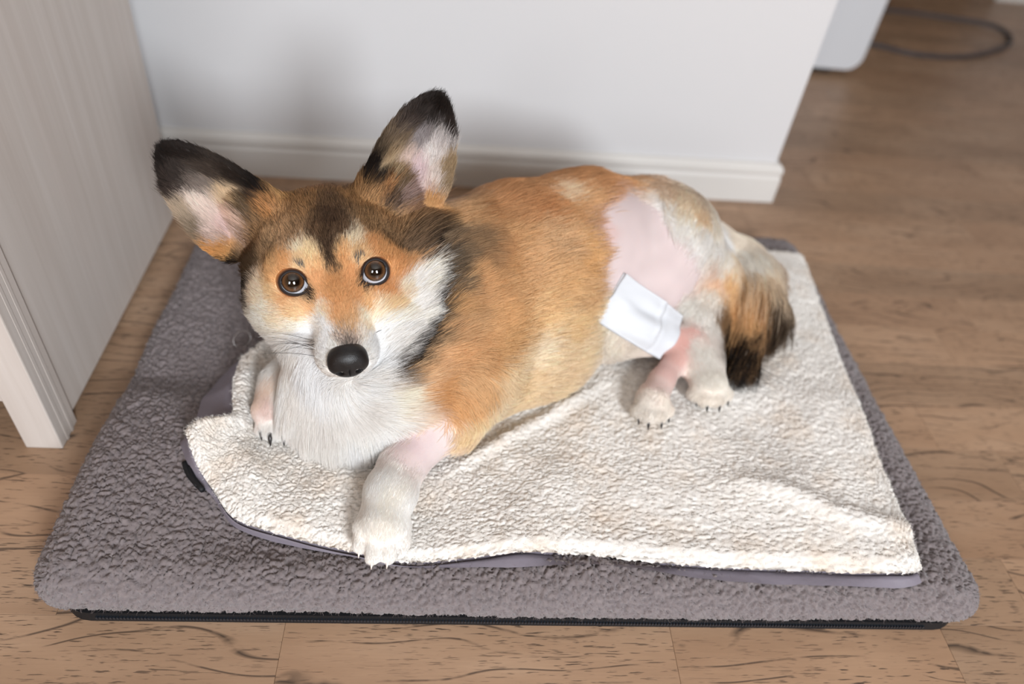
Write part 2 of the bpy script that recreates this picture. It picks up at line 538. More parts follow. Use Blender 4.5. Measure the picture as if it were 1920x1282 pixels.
def lin(c):
    c = np.asarray(c, float) / 255
    return np.where(c <= 0.04045, c / 12.92, ((c + 0.055) / 1.055) ** 2.4)
m_fuzz = strand_material('fleece_fibre', 0.8, 0.1, 0.3)

BX0, BX1, BY0, BY1 = -0.344, 0.544, 0.337, 0.955
bed = empty('dog_bed', ((BX0 + BX1) / 2, (BY0 + BY1) / 2, 0), label='thick grey fleece dog bed with black zip edge on the oak floor', cat='dog bed')
bo = np.array(bed.location)
EDGE = 0.032; ARC = 0.082
sp = 0.0015
bw, bh = (BX1 - BX0) / 2 - EDGE, (BY1 - BY0) / 2 - EDGE
us = np.arange(-bw - ARC, bw + ARC + sp, sp); vs2 = np.arange(-bh - ARC, bh + ARC + sp, sp)
UU, VV = np.meshgrid(us, vs2, indexing='ij'); UU = UU.ravel(); VV = VV.ravel()
cx = np.clip(UU, -bw, bw); cy = np.clip(VV, -bh, bh)
ox, oy = UU - cx, VV - cy
dist = np.maximum(np.abs(ox), np.abs(oy)); nn = np.hypot(ox, oy) + 1e-12
ang = np.clip(dist / ARC, 0, 1) * math.radians(158)
wx_ = cx + bo[0]; wy_ = cy + bo[1]
def bed_top(x, y):
    P = np.stack([x, y, np.zeros_like(x)], 1)
    h = 0.0555 + 0.0035 * vnoise(P, 7, 3) + 0.002 * vnoise(P, 16, 4)
    h = h + 0.010 * np.exp(-(((x + 0.30) / 0.12) ** 2 + ((y - 0.46) / 0.10) ** 2))                      # plump front-left corner
    h = h - 0.020 * smooth01(0.555, 0.615, y + 0.10 * (x + 0.30)) * smooth01(-0.10, -0.22, x)                # pressed flat further back
    h = h - 0.006 * smooth01(-0.23, -0.19, x) * smooth01(0.52, 0.48, x) * smooth01(0.365, 0.40, y) * smooth01(0.90, 0.86, y)   # pressed down under the mat
    return h
h = bed_top(wx_, wy_)
mid = (h + 0.013) / 2; hz = (h - 0.013) / 2
R_ = EDGE * np.sin(ang) * (1 + 0.08 * vnoise(np.stack([wx_, wy_, 0 * wx_], 1), 9, 8))
BP = np.stack([wx_ + ox / nn * R_, wy_ + oy / nn * R_, np.where(dist > 0, mid + hz * np.cos(ang), h)], 1)
BN = grid_normals(BP, len(us), len(vs2))
BF = grid_faces(len(us), len(vs2))
ph = pile_height(UU, VV, 0.0078, 31)
BP2 = BP + BN * ((ph - 0.40) * 0.0074)[:, None]
m_bed = fleece_material('grey_fleece', srgb(116, 107, 108), srgb(132, 123, 123))
link_obj('fleece_cover', mesh_np('fleece_cover', BP2 - bo, BF), bed, m_bed)
BN2 = grid_normals(BP2, len(us), len(vs2))
fuzz('fleece_fibres', BP2, BN2, BF, 60000, 0.0030, 0.00009, (134, 125, 125), bed, bo, 77)
m_black = mat_new('black_zip_tape', srgb(22, 23, 26), 0.6, 0.3)
bm = box_bm((BX0 + 0.014, BY0 + 0.003, 0.0005), (BX1 - 0.006, BY1 - 0.012, 0.0150))
ed = [e for e in bm.edges if abs((e.verts[0].co - e.verts[1].co).normalized().z) > 0.9]
bmesh.ops.bevel(bm, geom=ed, offset=0.03, segments=6, profile=0.5, affect='EDGES')
for v in bm.verts: v.co -= Vector(bo)
base = link_obj('base_panel', bm_mesh('base_panel', bm), bed, m_black)
tag(base, 'black zip edge and base')
# zip teeth along the front edge
zb = bmesh.new()
x = BX0 + 0.05
while x < BX1 - 0.05:
    q = box_bm((x, BY0 + 0.0012, 0.0068), (x + 0.0018, BY0 + 0.004, 0.0100))
    tmp = bpy.data.meshes.new('t'); q.to_mesh(tmp); q.free(); zb.from_mesh(tmp); bpy.data.meshes.remove(tmp)
    x += 0.003
for v in zb.verts: v.co -= Vector(bo)
z_o = link_obj('zip_teeth', bm_mesh('zip_teeth', zb), base, mat_new('zip_teeth', srgb(30, 36, 44), 0.35, 0.5))
z_o['kind'] = 'stuff'
bm = box_bm((-0.3585, 0.668, 0.004), (-0.3480, 0.735, 0.0065), 0.0008)
for v in bm.verts: v.co -= Vector(bo)
tag(link_obj('fabric_tag', bm_mesh('fabric_tag', bm), bed, m_black), 'black fabric tag at the side')

# ---------------------------------------------------------------- cream fleece mat with grey fabric backing
MZ = 0.0705
front = spline([(-0.243, 0.492), (-0.227, 0.462), (-0.207, 0.438), (-0.179, 0.407), (-0.125, 0.390), (-0.070, 0.378), (-0.021, 0.367), (0.060, 0.374), (0.146, 0.379), (0.247, 0.370), (0.350, 0.366), (0.450, 0.362), (0.474, 0.366)], 401)
right = spline([(0.474, 0.366), (0.486, 0.450), (0.491, 0.522), (0.505, 0.64), (0.517, 0.76), (0.528, 0.84), (0.533, 0.893)], 301)
back = spline([(-0.196, 0.640), (-0.05, 0.735), (0.10, 0.81), (0.28, 0.875), (0.42, 0.898), (0.533, 0.893)], 401)
left = spline([(-0.243, 0.492), (-0.218, 0.503), (-0.200, 0.512), (-0.205, 0.540), (-0.210, 0.570), (-0.212, 0.605), (-0.196, 0.640)], 301)
nu, nv = 520, 360
U1 = np.linspace(0, 1, nu); V1 = np.linspace(0, 1, nv)
def samp(c, t): return np.stack([np.interp(t, np.linspace(0, 1, len(c)), c[:, k]) for k in range(2)], -1)
Fr, Bk, Lf, Rt = samp(front, U1), samp(back, U1), samp(left, V1), samp(right, V1)
u_, v_ = U1[:, None, None], V1[None, :, None]
XY = (1 - v_) * Fr[:, None] + v_ * Bk[:, None] + (1 - u_) * Lf[None] + u_ * Rt[None] \
    - ((1 - u_) * (1 - v_) * front[0] + u_ * (1 - v_) * front[-1] + (1 - u_) * v_ * back[0] + u_ * v_ * back[-1])
MX, MY = XY[..., 0].ravel(), XY[..., 1].ravel()
ul, vl = np.meshgrid(U1 * 0.73, V1 * 0.44, indexing='ij'); ul = ul.ravel(); vl = vl.ravel()
P2 = np.stack([MX, MY, 0 * MX], 1)
lipL = np.exp(-(ul / 0.030) ** 2) * smooth01(0.0, 0.06, vl) * (0.015 + 0.005 * vnoise(P2, 25, 2))            # rucked-up left edge
corner = 0.026 * np.exp(-(((MX + 0.236) / 0.030) ** 2 + ((MY - 0.482) / 0.028) ** 2))
rucks = 0.007 * np.exp(-(((MX + 0.20) + 0.5 * (MY - 0.50)) / 0.016) ** 2) * smooth01(0.40, 0.47, MY) * smooth01(-0.10, -0.17, MX)
folds = 0.0045 * vnoise(P2, 11, 5) + 0.0025 * vnoise(P2, 24, 6)
folds = folds + 0.006 * np.exp(-((MY - 0.425 - 0.25 * (0.44 - MX) + 0.01 * vnoise(P2, 12, 9)) / 0.012) ** 2) * smooth01(0.28, 0.36, MX)
folds = folds + 0.006 * np.exp(-((MY - 0.47 - 0.75 * (MX - 0.02)) / 0.010) ** 2) * smooth01(0.0, 0.05, MX) * smooth01(0.22, 0.12, MX)
edge = np.minimum(np.minimum(ul, 0.73 - ul), np.minimum(vl, 0.44 - vl))
MZv = MZ + folds + lipL + corner + rucks - 0.0065 * (1 - smooth01(0.0, 0.013, edge))
MP = np.stack([MX, MY, MZv], 1)
# left lip leans outward a little
MP[:, 0] -= lipL * 0.25
MN = grid_normals(MP, nu, nv)
MF = grid_faces(nu, nv)
mph = pile_height(MX, MY, 0.0062, 131)
MP2 = MP + MN * ((mph - 0.45) * 0.0042 * (1 + 0.7 * (1 - smooth01(0.0, 0.012, edge))))[:, None]
mat_o = np.array((0.14, 0.62, 0.0))
mat_root = empty('fleece_mat', tuple(mat_o), label='cream fleece mat with grey fabric underside lying under the dog', cat='mat')
m_cream = fleece_material('cream_fleece', srgb(229, 224, 217), srgb(238, 234, 229), srgb(224, 209, 193))
link_obj('fleece_top', mesh_np('fleece_top', MP2 - mat_o, MF), mat_root, m_cream)
MN2 = grid_normals(MP2, nu, nv)
fuzz('fleece_fibres', MP2, MN2, MF, 50000, 0.0028, 0.00009, (240, 236, 230), mat_root, mat_o, 78)
# grey backing: a sheet under the fleece that shows past its edge
m_back = mat_new('grey_lining', srgb(122, 116, 126), 0.55, 0.3)
t = NT(m_back)
t.nrm(t.bump(t.noise(t.coord('Object'), 60, 3, 0.5), 0.3, 0.003))
G = MP.reshape(nu, nv, 3)
rim = np.concatenate([G[0, ::-1][::4], G[1::4, 0]])               # left edge from back to front, then along the front
m_ = len(rim)
tan = np.gradient(rim[:, :2], axis=0); tan /= np.linalg.norm(tan, axis=1)[:, None] + 1e-9
outw = np.stack([tan[:, 1], -tan[:, 0]], 1)
nl = len(G[0, ::4]); sfrac = np.linspace(0, 1, m_)
isl = np.arange(m_) < nl
# outward reach: wide along the left, narrow along the front
arc = np.arange(m_)
reach = np.where(isl, 0.034 - 0.006 * np.abs(np.linspace(-1, 1, m_)), 0.0)
fx = rim[:, 0]
reach_f = 0.006 * smooth01(-0.20, -0.23, fx) + 0.0015 + (0.0085 + 0.002 * np.sin(fx * 23)) * smooth01(-0.01, 0.10, fx)
reach = np.where(isl, np.interp(arc / nl, [0, 0.2, 0.6, 0.72, 0.85, 1.0], [0.026, 0.034, 0.040, 0.040, 0.022, 0.012]), reach_f)
k = np.ones(9) / 9; reach = np.convolve(np.pad(reach, 4, 'edge'), k, 'valid')
outw = np.stack([np.convolve(np.pad(outw[:, i], 6, 'edge'), np.ones(13) / 13, 'valid') for i in range(2)], 1)
outw /= np.linalg.norm(outw, axis=1)[:, None] + 1e-9
rows = []
prof = [(-0.35, -0.0060), (0.0, -0.0035), (0.35, None), (0.75, None), (1.0, None)]
for a, dz in prof:
    xy = rim[:, :2] + outw * (reach * a)[:, None]
    ground = bed_top(xy[:, 0], xy[:, 1]) + 0.0035
    top = rim[:, 2] - 0.001
    if dz is not None:
        z = top + dz
    else:
        f = {0.35: 0.62, 0.75: 0.22, 1.0: 0.0}[a]
        z = ground + (top - 0.0035 - ground) * f + 0.0015 * vnoise(np.stack([xy[:, 0], xy[:, 1], xy[:, 0] * 0], 1), 60, 4)
    rows.append(np.stack([xy[:, 0], xy[:, 1], z], 1))
SK = np.stack(rows, 1).reshape(-1, 3)
link_obj('fabric_backing', mesh_np('fabric_backing', SK - mat_o, grid_faces(m_, len(prof))), mat_root, m_back)
# underside sheet
und = MP.reshape(nu, nv, 3)[::6, ::6].copy(); und[..., 2] = np.minimum(und[..., 2] - 0.008, MZ - 0.008 + 0.0)
s0, s1 = und.shape[:2]
link_obj('underside', mesh_np('underside', und.reshape(-1, 3) - mat_o, grid_faces(s0, s1)), mat_root, m_back)
# zip ends at the curled corner
for dx, dy, dz in ((0.0, 0.0, 0.0), (0.0055, -0.005, 0.0)):
    path = spline([(-0.242 + dx, 0.470 + dy, 0.066), (-0.234 + dx, 0.456 + dy, 0.0665), (-0.222 + dx, 0.443 + dy, 0.066)], 9)
    v, fc = tube_arrays(path - mat_o, 0.0028, 8)
    link_obj('zip_tape', mesh_np('zip_tape', np.array(v), fc), mat_root, m_black)
# clear plastic loop at the rucked edge
ring_c = np.array((-0.2250, 0.6450, 0.070))
path = [ring_c + 0.0098 * (math.cos(a) * np.array((0.95, 0.2, 0.1)) + math.sin(a) * np.array((0.0, 0.55, 0.83))) for a in np.linspace(0, 2 * math.pi, 33)]
v, fc = tube_arrays(path, 0.0012, 8, False)
m_loop = mat_new('clear_plastic', srgb(150, 140, 136), 0.2, 0.5)
m_loop.node_tree.nodes['Principled BSDF'].inputs['Transmission Weight'].default_value = 0.8
link_obj('plastic_loop', mesh_np('plastic_loop', np.array(v) - mat_o, fc), mat_root, m_loop)
COAT = [  # measured coat colours: position, sRGB, flag (b clipped bare, s sable, e inside of the ear)
(-0.124,0.632,0.285,140,100,65,'s'), (-0.100,0.561,0.291,64,46,34,'s'), (-0.103,0.575,0.295,70,50,36,'s'), (-0.096,0.558,0.290,70,50,36,'s'),
(-0.103,0.548,0.285,74,54,38,'s'), (-0.098,0.540,0.279,62,44,32,'s'), (-0.096,0.531,0.271,58,42,30,'s'), (-0.105,0.586,0.296,100,74,52,'s'),
(-0.098,0.625,0.291,120,86,56,'s'), (-0.109,0.552,0.287,95,70,50,'s'), (-0.089,0.555,0.287,95,70,50,'s'), (-0.149,0.577,0.283,182,142,100,'s'),
(-0.129,0.577,0.292,155,116,78,'s'), (-0.068,0.604,0.290,168,124,80,'s'), (-0.043,0.599,0.271,168,130,92,'s'), (-0.087,0.608,0.294,148,108,68,'s'),
(-0.127,0.595,0.294,150,110,70,'s'), (-0.058,0.599,0.282,172,130,88,'s'), (-0.141,0.562,0.283,180,142,104,'s'), (-0.154,0.551,0.268,140,110,80,'s'),
(-0.152,0.563,0.277,182,146,108,'s'), (-0.147,0.606,0.288,160,118,72,'s'), (-0.128,0.556,0.286,140,108,78,'s'), (-0.070,0.573,0.287,130,98,66,'s'),
(-0.048,0.570,0.273,125,95,66,'s'), (-0.160,0.589,0.285,160,110,65,'s'), (-0.132,0.545,0.281,160,125,92,'s'), (-0.032,0.568,0.263,105,82,62,'s'),
(-0.025,0.586,0.269,110,85,62,'s'), (-0.054,0.616,0.298,165,115,70,'s'), (-0.127,0.540,0.280,242,214,182,''), (-0.116,0.535,0.278,236,200,158,''),
(-0.120,0.527,0.273,226,185,145,''), (-0.107,0.528,0.270,225,170,120,''), (-0.116,0.527,0.272,228,180,135,''), (-0.080,0.550,0.284,242,214,180,''),
(-0.074,0.541,0.279,222,175,130,''), (-0.083,0.539,0.278,225,170,120,''), (-0.063,0.550,0.282,220,150,95,''), (-0.085,0.533,0.271,215,150,95,''),
(-0.136,0.528,0.273,215,150,95,''), (-0.076,0.538,0.277,232,190,150,''), (-0.049,0.548,0.274,212,145,88,''), (-0.045,0.548,0.267,212,142,85,''),
(-0.094,0.520,0.260,185,120,70,''), (-0.091,0.507,0.253,200,135,82,''), (-0.089,0.496,0.247,205,140,90,''), (-0.085,0.487,0.243,205,150,105,''),
(-0.080,0.478,0.239,180,160,145,'s'), (-0.078,0.469,0.234,105,95,90,'s'), (-0.090,0.470,0.230,244,236,228,''), (-0.064,0.478,0.228,242,232,224,''),
(-0.084,0.472,0.235,190,172,162,'s'), (-0.073,0.474,0.235,180,162,152,'s'), (-0.102,0.502,0.244,232,205,180,''), (-0.097,0.496,0.244,228,190,155,''),
(-0.100,0.494,0.240,252,250,246,''), (-0.092,0.482,0.237,252,250,246,''), (-0.087,0.507,0.253,205,140,88,''), (-0.083,0.494,0.246,210,150,100,''),
(-0.065,0.504,0.234,240,220,196,''), (-0.059,0.514,0.235,238,212,182,''), (-0.056,0.504,0.221,252,250,246,''), (-0.068,0.487,0.233,232,212,192,''),
(-0.101,0.492,0.235,238,228,218,''), (-0.114,0.506,0.205,252,250,246,''), (-0.110,0.496,0.184,252,250,246,''), (-0.095,0.477,0.230,250,246,240,''),
(-0.059,0.491,0.222,250,244,236,''), (-0.052,0.488,0.205,252,250,246,''), (-0.065,0.500,0.231,230,200,170,''), (-0.074,0.489,0.241,205,155,112,''),
(-0.056,0.484,0.196,252,250,246,''), (-0.107,0.492,0.179,252,250,246,''), (-0.081,0.479,0.171,235,230,224,''), (-0.058,0.479,0.184,235,230,224,''),
(-0.118,0.504,0.218,252,250,246,''), (-0.133,0.512,0.246,222,165,118,''), (-0.105,0.514,0.253,210,145,95,''), (-0.146,0.518,0.246,230,190,148,''),
(-0.142,0.508,0.234,238,208,178,''), (-0.124,0.507,0.238,230,185,145,''), (-0.113,0.510,0.243,220,165,120,''), (-0.125,0.503,0.225,240,220,200,''),
(-0.144,0.525,0.264,220,160,105,''), (-0.109,0.521,0.261,215,150,100,''), (-0.113,0.516,0.253,48,34,30,''), (-0.146,0.529,0.268,190,140,95,''),
(-0.074,0.520,0.253,212,142,88,''), (-0.052,0.526,0.248,210,138,82,''), (-0.042,0.543,0.257,218,150,95,''), (-0.065,0.515,0.241,220,165,115,''),
(-0.033,0.530,0.243,236,210,180,''), (-0.047,0.517,0.236,230,190,150,''), (-0.050,0.508,0.225,238,220,200,''), (-0.039,0.511,0.227,240,225,210,''),
(-0.030,0.552,0.257,200,140,92,''), (-0.080,0.528,0.263,205,135,82,''), (-0.070,0.527,0.256,48,34,30,''), (-0.158,0.517,0.216,242,230,215,''),
(-0.150,0.525,0.185,235,230,224,''), (-0.161,0.538,0.179,235,230,224,''), (-0.152,0.515,0.234,240,222,202,''), (-0.159,0.525,0.238,236,210,182,''),
(-0.019,0.527,0.238,235,230,224,''), (-0.023,0.541,0.250,235,230,224,''), (-0.028,0.533,0.244,235,230,224,''), (-0.019,0.548,0.254,240,228,212,''),
(-0.028,0.523,0.235,235,230,224,''), (-0.012,0.536,0.246,240,230,215,''), (-0.032,0.504,0.219,235,230,224,''), (-0.041,0.493,0.208,235,230,224,''),
(-0.017,0.514,0.226,240,232,222,''), (-0.140,0.518,0.163,235,230,224,''), (-0.177,0.559,0.110,235,230,224,''), (-0.010,0.579,0.269,34,28,26,''),
(-0.019,0.588,0.271,50,38,32,''), (-0.001,0.529,0.240,62,48,42,''), (-0.001,0.544,0.253,34,28,26,''), (-0.008,0.513,0.223,34,28,26,''),
(-0.019,0.498,0.207,48,38,32,''), (-0.032,0.486,0.195,70,52,40,''), (-0.014,0.564,0.263,48,38,32,''), (-0.006,0.520,0.231,34,28,26,''),
(-0.004,0.537,0.247,34,28,26,''), (-0.001,0.524,0.236,34,28,26,''), (-0.012,0.506,0.215,34,28,26,''), (-0.024,0.492,0.202,34,28,26,''),
(-0.029,0.488,0.197,50,40,34,''), (-0.183,0.554,0.210,34,28,26,''), (-0.185,0.568,0.222,34,28,26,''), (-0.172,0.557,0.244,85,64,48,''),
(-0.176,0.544,0.198,60,46,38,''), (-0.176,0.545,0.228,50,40,34,''), (-0.176,0.575,0.249,110,80,55,'s'), (-0.202,0.584,0.228,34,28,26,''),
(-0.211,0.578,0.245,208,138,68,''), (-0.205,0.582,0.238,205,138,72,''), (-0.170,0.582,0.268,130,96,64,'s'), (-0.212,0.592,0.276,222,198,184,'e'),
(-0.199,0.593,0.260,214,180,172,'e'), (-0.222,0.587,0.286,222,200,185,'e'), (-0.208,0.586,0.258,215,188,175,'e'), (-0.185,0.593,0.283,190,150,110,'e'),
(-0.197,0.601,0.287,195,160,125,'e'), (-0.188,0.590,0.269,205,165,145,'e'), (-0.231,0.586,0.317,70,60,55,'e'), (-0.240,0.576,0.339,45,38,35,'e'),
(-0.237,0.578,0.311,75,62,56,'e'), (-0.206,0.597,0.313,72,60,52,'e'), (-0.217,0.597,0.300,110,95,85,'e'), (-0.184,0.590,0.317,52,42,36,'e'),
(-0.169,0.592,0.306,34,28,26,'e'), (-0.175,0.594,0.291,60,45,38,'e'), (-0.224,0.582,0.342,50,42,38,'e'), (-0.229,0.578,0.284,170,145,120,'e'),
(-0.221,0.576,0.265,120,98,78,'e'), (-0.179,0.589,0.277,90,68,50,'e'), (-0.241,0.575,0.313,52,44,40,'e'), (-0.030,0.638,0.302,205,180,182,'e'),
(-0.041,0.636,0.308,208,182,168,'e'), (-0.014,0.638,0.322,225,215,210,'e'), (-0.007,0.635,0.339,205,198,196,'e'), (-0.025,0.642,0.335,140,130,130,'e'),
(-0.051,0.626,0.308,175,145,110,'e'), (-0.057,0.626,0.320,165,132,98,'e'), (-0.026,0.637,0.361,62,55,52,'e'), (-0.006,0.631,0.379,48,41,38,'e'),
(0.003,0.632,0.352,58,48,44,'e'), (0.003,0.630,0.315,150,120,88,'e'), (-0.036,0.633,0.352,80,68,62,'e'), (-0.047,0.630,0.337,110,88,68,'e'),
(-0.066,0.615,0.323,34,28,26,'e'), (-0.073,0.613,0.315,40,32,28,'e'), (-0.061,0.617,0.304,48,38,32,'e'), (-0.040,0.622,0.288,150,120,112,'e'),
(-0.017,0.625,0.280,200,142,84,''), (-0.012,0.608,0.273,198,140,84,''), (-0.019,0.603,0.273,120,85,58,''), (-0.032,0.619,0.276,120,80,56,'e'),
(-0.012,0.631,0.300,215,200,190,'e'), (-0.001,0.627,0.300,150,120,90,'e'), (-0.023,0.631,0.289,205,178,172,'e'), (-0.047,0.619,0.295,110,84,62,'e'),
(-0.052,0.614,0.289,80,60,46,'s'), (0.008,0.601,0.273,208,155,105,''), (0.014,0.570,0.267,150,110,75,''), (0.025,0.606,0.272,195,138,88,''),
(0.005,0.554,0.259,105,82,64,''), (0.019,0.539,0.248,205,150,98,''), (0.012,0.513,0.219,195,145,98,''), (-0.004,0.492,0.191,208,155,110,''),
(-0.019,0.482,0.176,218,172,130,''), (0.012,0.530,0.241,195,142,94,''), (0.005,0.521,0.232,205,150,100,''), (0.001,0.510,0.218,205,150,100,''),
(-0.012,0.495,0.201,208,155,108,''), (-0.023,0.485,0.189,212,162,116,''), (0.003,0.578,0.270,120,92,68,''), (0.029,0.557,0.258,160,112,72,''),
(0.037,0.536,0.239,205,150,98,''), (-0.128,0.498,0.155,235,230,224,''), (-0.086,0.472,0.143,235,230,224,''), (-0.058,0.473,0.157,235,230,224,''),
(-0.108,0.470,0.113,235,230,224,''), (-0.037,0.476,0.163,238,225,205,''), (-0.157,0.522,0.111,235,230,224,''), (-0.043,0.471,0.133,235,230,224,''),
(-0.067,0.466,0.121,235,230,224,''), (-0.078,0.465,0.113,235,230,224,''), (-0.010,0.481,0.166,208,145,85,''), (0.003,0.496,0.194,212,155,102,''),
(0.012,0.483,0.152,218,155,95,''), (-0.025,0.476,0.139,232,205,178,''), (0.041,0.494,0.157,218,165,112,''), (0.032,0.481,0.124,224,188,145,''),
(0.019,0.495,0.184,214,160,108,''), (0.060,0.597,0.262,203,145,92,''), (0.060,0.549,0.236,212,158,106,''), (0.086,0.584,0.244,216,162,112,''),
(0.115,0.615,0.253,217,168,122,''), (0.089,0.552,0.203,222,175,125,''), (0.052,0.517,0.196,208,155,100,''), (0.065,0.515,0.163,226,192,152,''),
(0.100,0.551,0.166,230,206,174,''), (0.133,0.562,0.139,228,196,158,''), (0.086,0.532,0.126,226,190,148,''), (0.034,0.625,0.271,182,118,68,''),
(0.089,0.648,0.270,195,125,72,''), (0.091,0.696,0.266,192,128,78,''), (0.142,0.729,0.260,188,122,72,''), (0.124,0.685,0.264,224,188,152,''),
(0.148,0.683,0.260,205,150,100,''), (0.143,0.617,0.235,218,162,102,''), (0.141,0.589,0.202,217,168,118,''), (0.140,0.577,0.170,222,180,132,''),
(0.154,0.582,0.150,228,200,165,''), (0.082,0.533,0.163,228,200,165,''), (0.110,0.547,0.119,228,196,158,''), (0.059,0.504,0.124,228,200,165,''),
(0.127,0.654,0.261,205,145,92,''), (0.067,0.669,0.270,190,125,75,''), (0.019,0.579,0.269,140,102,70,''), (0.025,0.571,0.266,150,108,72,''),
(0.016,0.622,0.272,205,150,100,''), (0.037,0.574,0.263,185,128,80,''), (0.005,0.537,0.247,120,92,70,''), (0.114,0.565,0.182,224,184,138,''),
(0.195,0.749,0.251,192,128,78,''), (0.250,0.733,0.243,225,192,160,''), (0.272,0.718,0.237,230,205,175,''), (0.168,0.709,0.261,192,128,78,''),
(0.221,0.746,0.245,205,150,105,''), (0.048,0.565,0.255,200,142,88,''), (0.046,0.527,0.222,212,158,104,''), (0.032,0.507,0.199,205,150,98,''),
(0.110,0.578,0.221,218,168,115,''), (0.277,0.697,0.224,236,226,215,''), (0.317,0.705,0.198,235,230,224,''), (0.382,0.755,0.148,234,224,210,''),
(0.259,0.711,0.237,236,222,205,''), (0.292,0.713,0.228,228,195,160,''), (0.310,0.693,0.192,236,228,218,''), (0.234,0.731,0.244,234,215,195,''),
(0.241,0.720,0.241,235,230,224,''), (0.253,0.703,0.233,235,230,224,''), (0.272,0.694,0.222,235,230,224,''), (0.287,0.691,0.212,235,230,224,''),
(0.298,0.700,0.216,235,230,224,''), (0.341,0.751,0.178,235,230,224,''), (0.312,0.718,0.214,235,222,205,''), (0.277,0.706,0.230,238,228,214,''),
(0.297,0.688,0.200,235,230,224,''), (0.332,0.710,0.173,236,226,214,''), (0.355,0.718,0.159,232,210,185,''), (0.372,0.786,0.152,230,212,190,''),
(0.183,0.676,0.249,226,208,207,'b'), (0.209,0.663,0.226,226,208,207,'b'), (0.245,0.689,0.224,226,208,207,'b'), (0.280,0.677,0.196,226,208,207,'b'),
(0.177,0.629,0.214,226,208,207,'b'), (0.229,0.644,0.178,226,208,207,'b'), (0.196,0.648,0.222,226,208,207,'b'), (0.271,0.660,0.166,226,208,207,'b'),
(0.169,0.655,0.244,226,198,194,'b'), (0.170,0.615,0.199,226,208,207,'b'), (0.251,0.670,0.204,226,208,207,'b'), (0.212,0.698,0.244,226,208,207,'b'),
(0.196,0.701,0.253,226,208,207,'b'), (0.232,0.702,0.236,226,208,207,'b'), (0.199,0.636,0.199,226,208,207,'b'), (0.195,0.626,0.174,226,208,207,'b'),
(0.176,0.606,0.152,228,214,196,''), (0.193,0.609,0.135,228,214,196,''), (0.217,0.613,0.119,226,212,196,''), (0.163,0.600,0.173,226,200,165,''),
(0.233,0.631,0.151,226,208,207,'b'), (0.290,0.675,0.178,226,208,207,'b'), (0.267,0.685,0.214,226,208,207,'b'), (0.314,0.692,0.173,230,205,188,''),
(0.322,0.690,0.156,225,180,150,''), (0.371,0.712,0.142,222,182,142,''), (0.347,0.697,0.145,217,168,118,''), (0.400,0.722,0.142,226,198,165,''),
(0.360,0.680,0.122,195,135,80,''), (0.386,0.689,0.135,182,122,72,''), (0.399,0.676,0.121,70,50,38,''), (0.366,0.658,0.112,95,66,42,''),
(0.357,0.643,0.102,34,28,26,''), (0.346,0.661,0.108,60,44,34,''), (0.364,0.641,0.105,34,28,26,''), (0.385,0.646,0.097,34,28,26,''),
(0.397,0.668,0.113,110,76,48,''), (0.379,0.666,0.118,120,82,50,''), (0.375,0.688,0.133,205,150,95,''), (0.394,0.659,0.103,140,95,58,''),
(0.373,0.637,0.101,36,30,28,''), (0.337,0.659,0.125,120,82,50,''), (0.356,0.653,0.105,34,28,26,''), (0.403,0.693,0.134,70,52,40,''),
(0.409,0.677,0.113,34,28,26,''), (0.371,0.645,0.107,34,28,26,''), (0.300,0.659,0.136,230,225,216,''), (0.298,0.615,0.118,230,225,216,''),
(0.296,0.584,0.106,230,224,214,''), (0.298,0.570,0.096,228,218,206,''), (0.313,0.649,0.131,228,222,214,''), (0.318,0.672,0.145,228,218,206,''),
(0.278,0.624,0.116,222,172,162,'b'), (0.254,0.588,0.108,222,184,176,'b'), (0.269,0.612,0.110,222,176,166,'b'), (0.241,0.568,0.106,226,198,190,'b'),
(0.287,0.632,0.122,224,178,168,'b'), (0.252,0.623,0.119,226,208,207,'b'), (0.228,0.625,0.141,226,208,207,'b'), (0.232,0.546,0.099,230,222,212,''),
(0.222,0.536,0.092,230,222,212,''), (0.245,0.542,0.096,230,220,208,''), (0.003,0.476,0.128,232,215,212,'b'), (-0.021,0.463,0.117,230,208,210,'b'),
(-0.008,0.468,0.118,232,212,212,'b'), (-0.030,0.448,0.116,228,208,206,'b'), (0.007,0.468,0.114,232,216,214,'b'), (-0.037,0.432,0.115,235,230,224,''),
(-0.037,0.405,0.111,232,224,212,''), (-0.043,0.375,0.100,232,224,214,''), (-0.029,0.364,0.084,235,230,224,''), (-0.050,0.359,0.087,235,230,224,''),
(-0.020,0.400,0.094,235,230,224,''), (-0.052,0.405,0.108,235,230,224,''), (-0.164,0.513,0.104,226,198,188,''), (-0.162,0.498,0.090,235,230,224,''),
(-0.170,0.529,0.110,228,200,180,''), ]
# ---------------------------------------------------------------- the dog: one continuous body grown from a signed distance field
HEAD_O = np.array([-0.0954, 0.5355, 0.2571])                      # midpoint between the eyes
HEAD_B = np.array([[0.9726, 0.2223, 0.0686], [0.2272, -0.971, -0.0741], [-0.0501, -0.0877, 0.9949]]).T   # columns: side, forward, up

def hl(p):
    """head-local centimetres -> world"""
    return HEAD_O + (np.asarray(p, float) / 100.0) @ HEAD_B.T

def to_head(p):
    return (np.asarray(p) - HEAD_O) @ HEAD_B * 100.0

VOX = 0.0022
GLO = np.array([-0.262, 0.325, 0.050]); GHI = np.array([0.50, 0.91, 0.395])
GN = np.ceil((GHI - GLO) / VOX).astype(int)
FIELD = np.full(tuple(GN), 0.30, dtype=np.float32)
PRIMS = []          # for fur flow / length lookups: (function, flow, fur length)

def smin(a, b, k):
    h = np.clip(0.5 + 0.5 * (b - a) / k, 0, 1)
    return b + (a - b) * h - k * h * (1 - h)

def sub_block(lo, hi):
    i0 = np.clip(np.floor((np.asarray(lo) - GLO) / VOX).astype(int), 0, GN)
    i1 = np.clip(np.ceil((np.asarray(hi) - GLO) / VOX).astype(int) + 1, 0, GN)
    return tuple(slice(a, b) for a, b in zip(i0, i1)), i0, i1

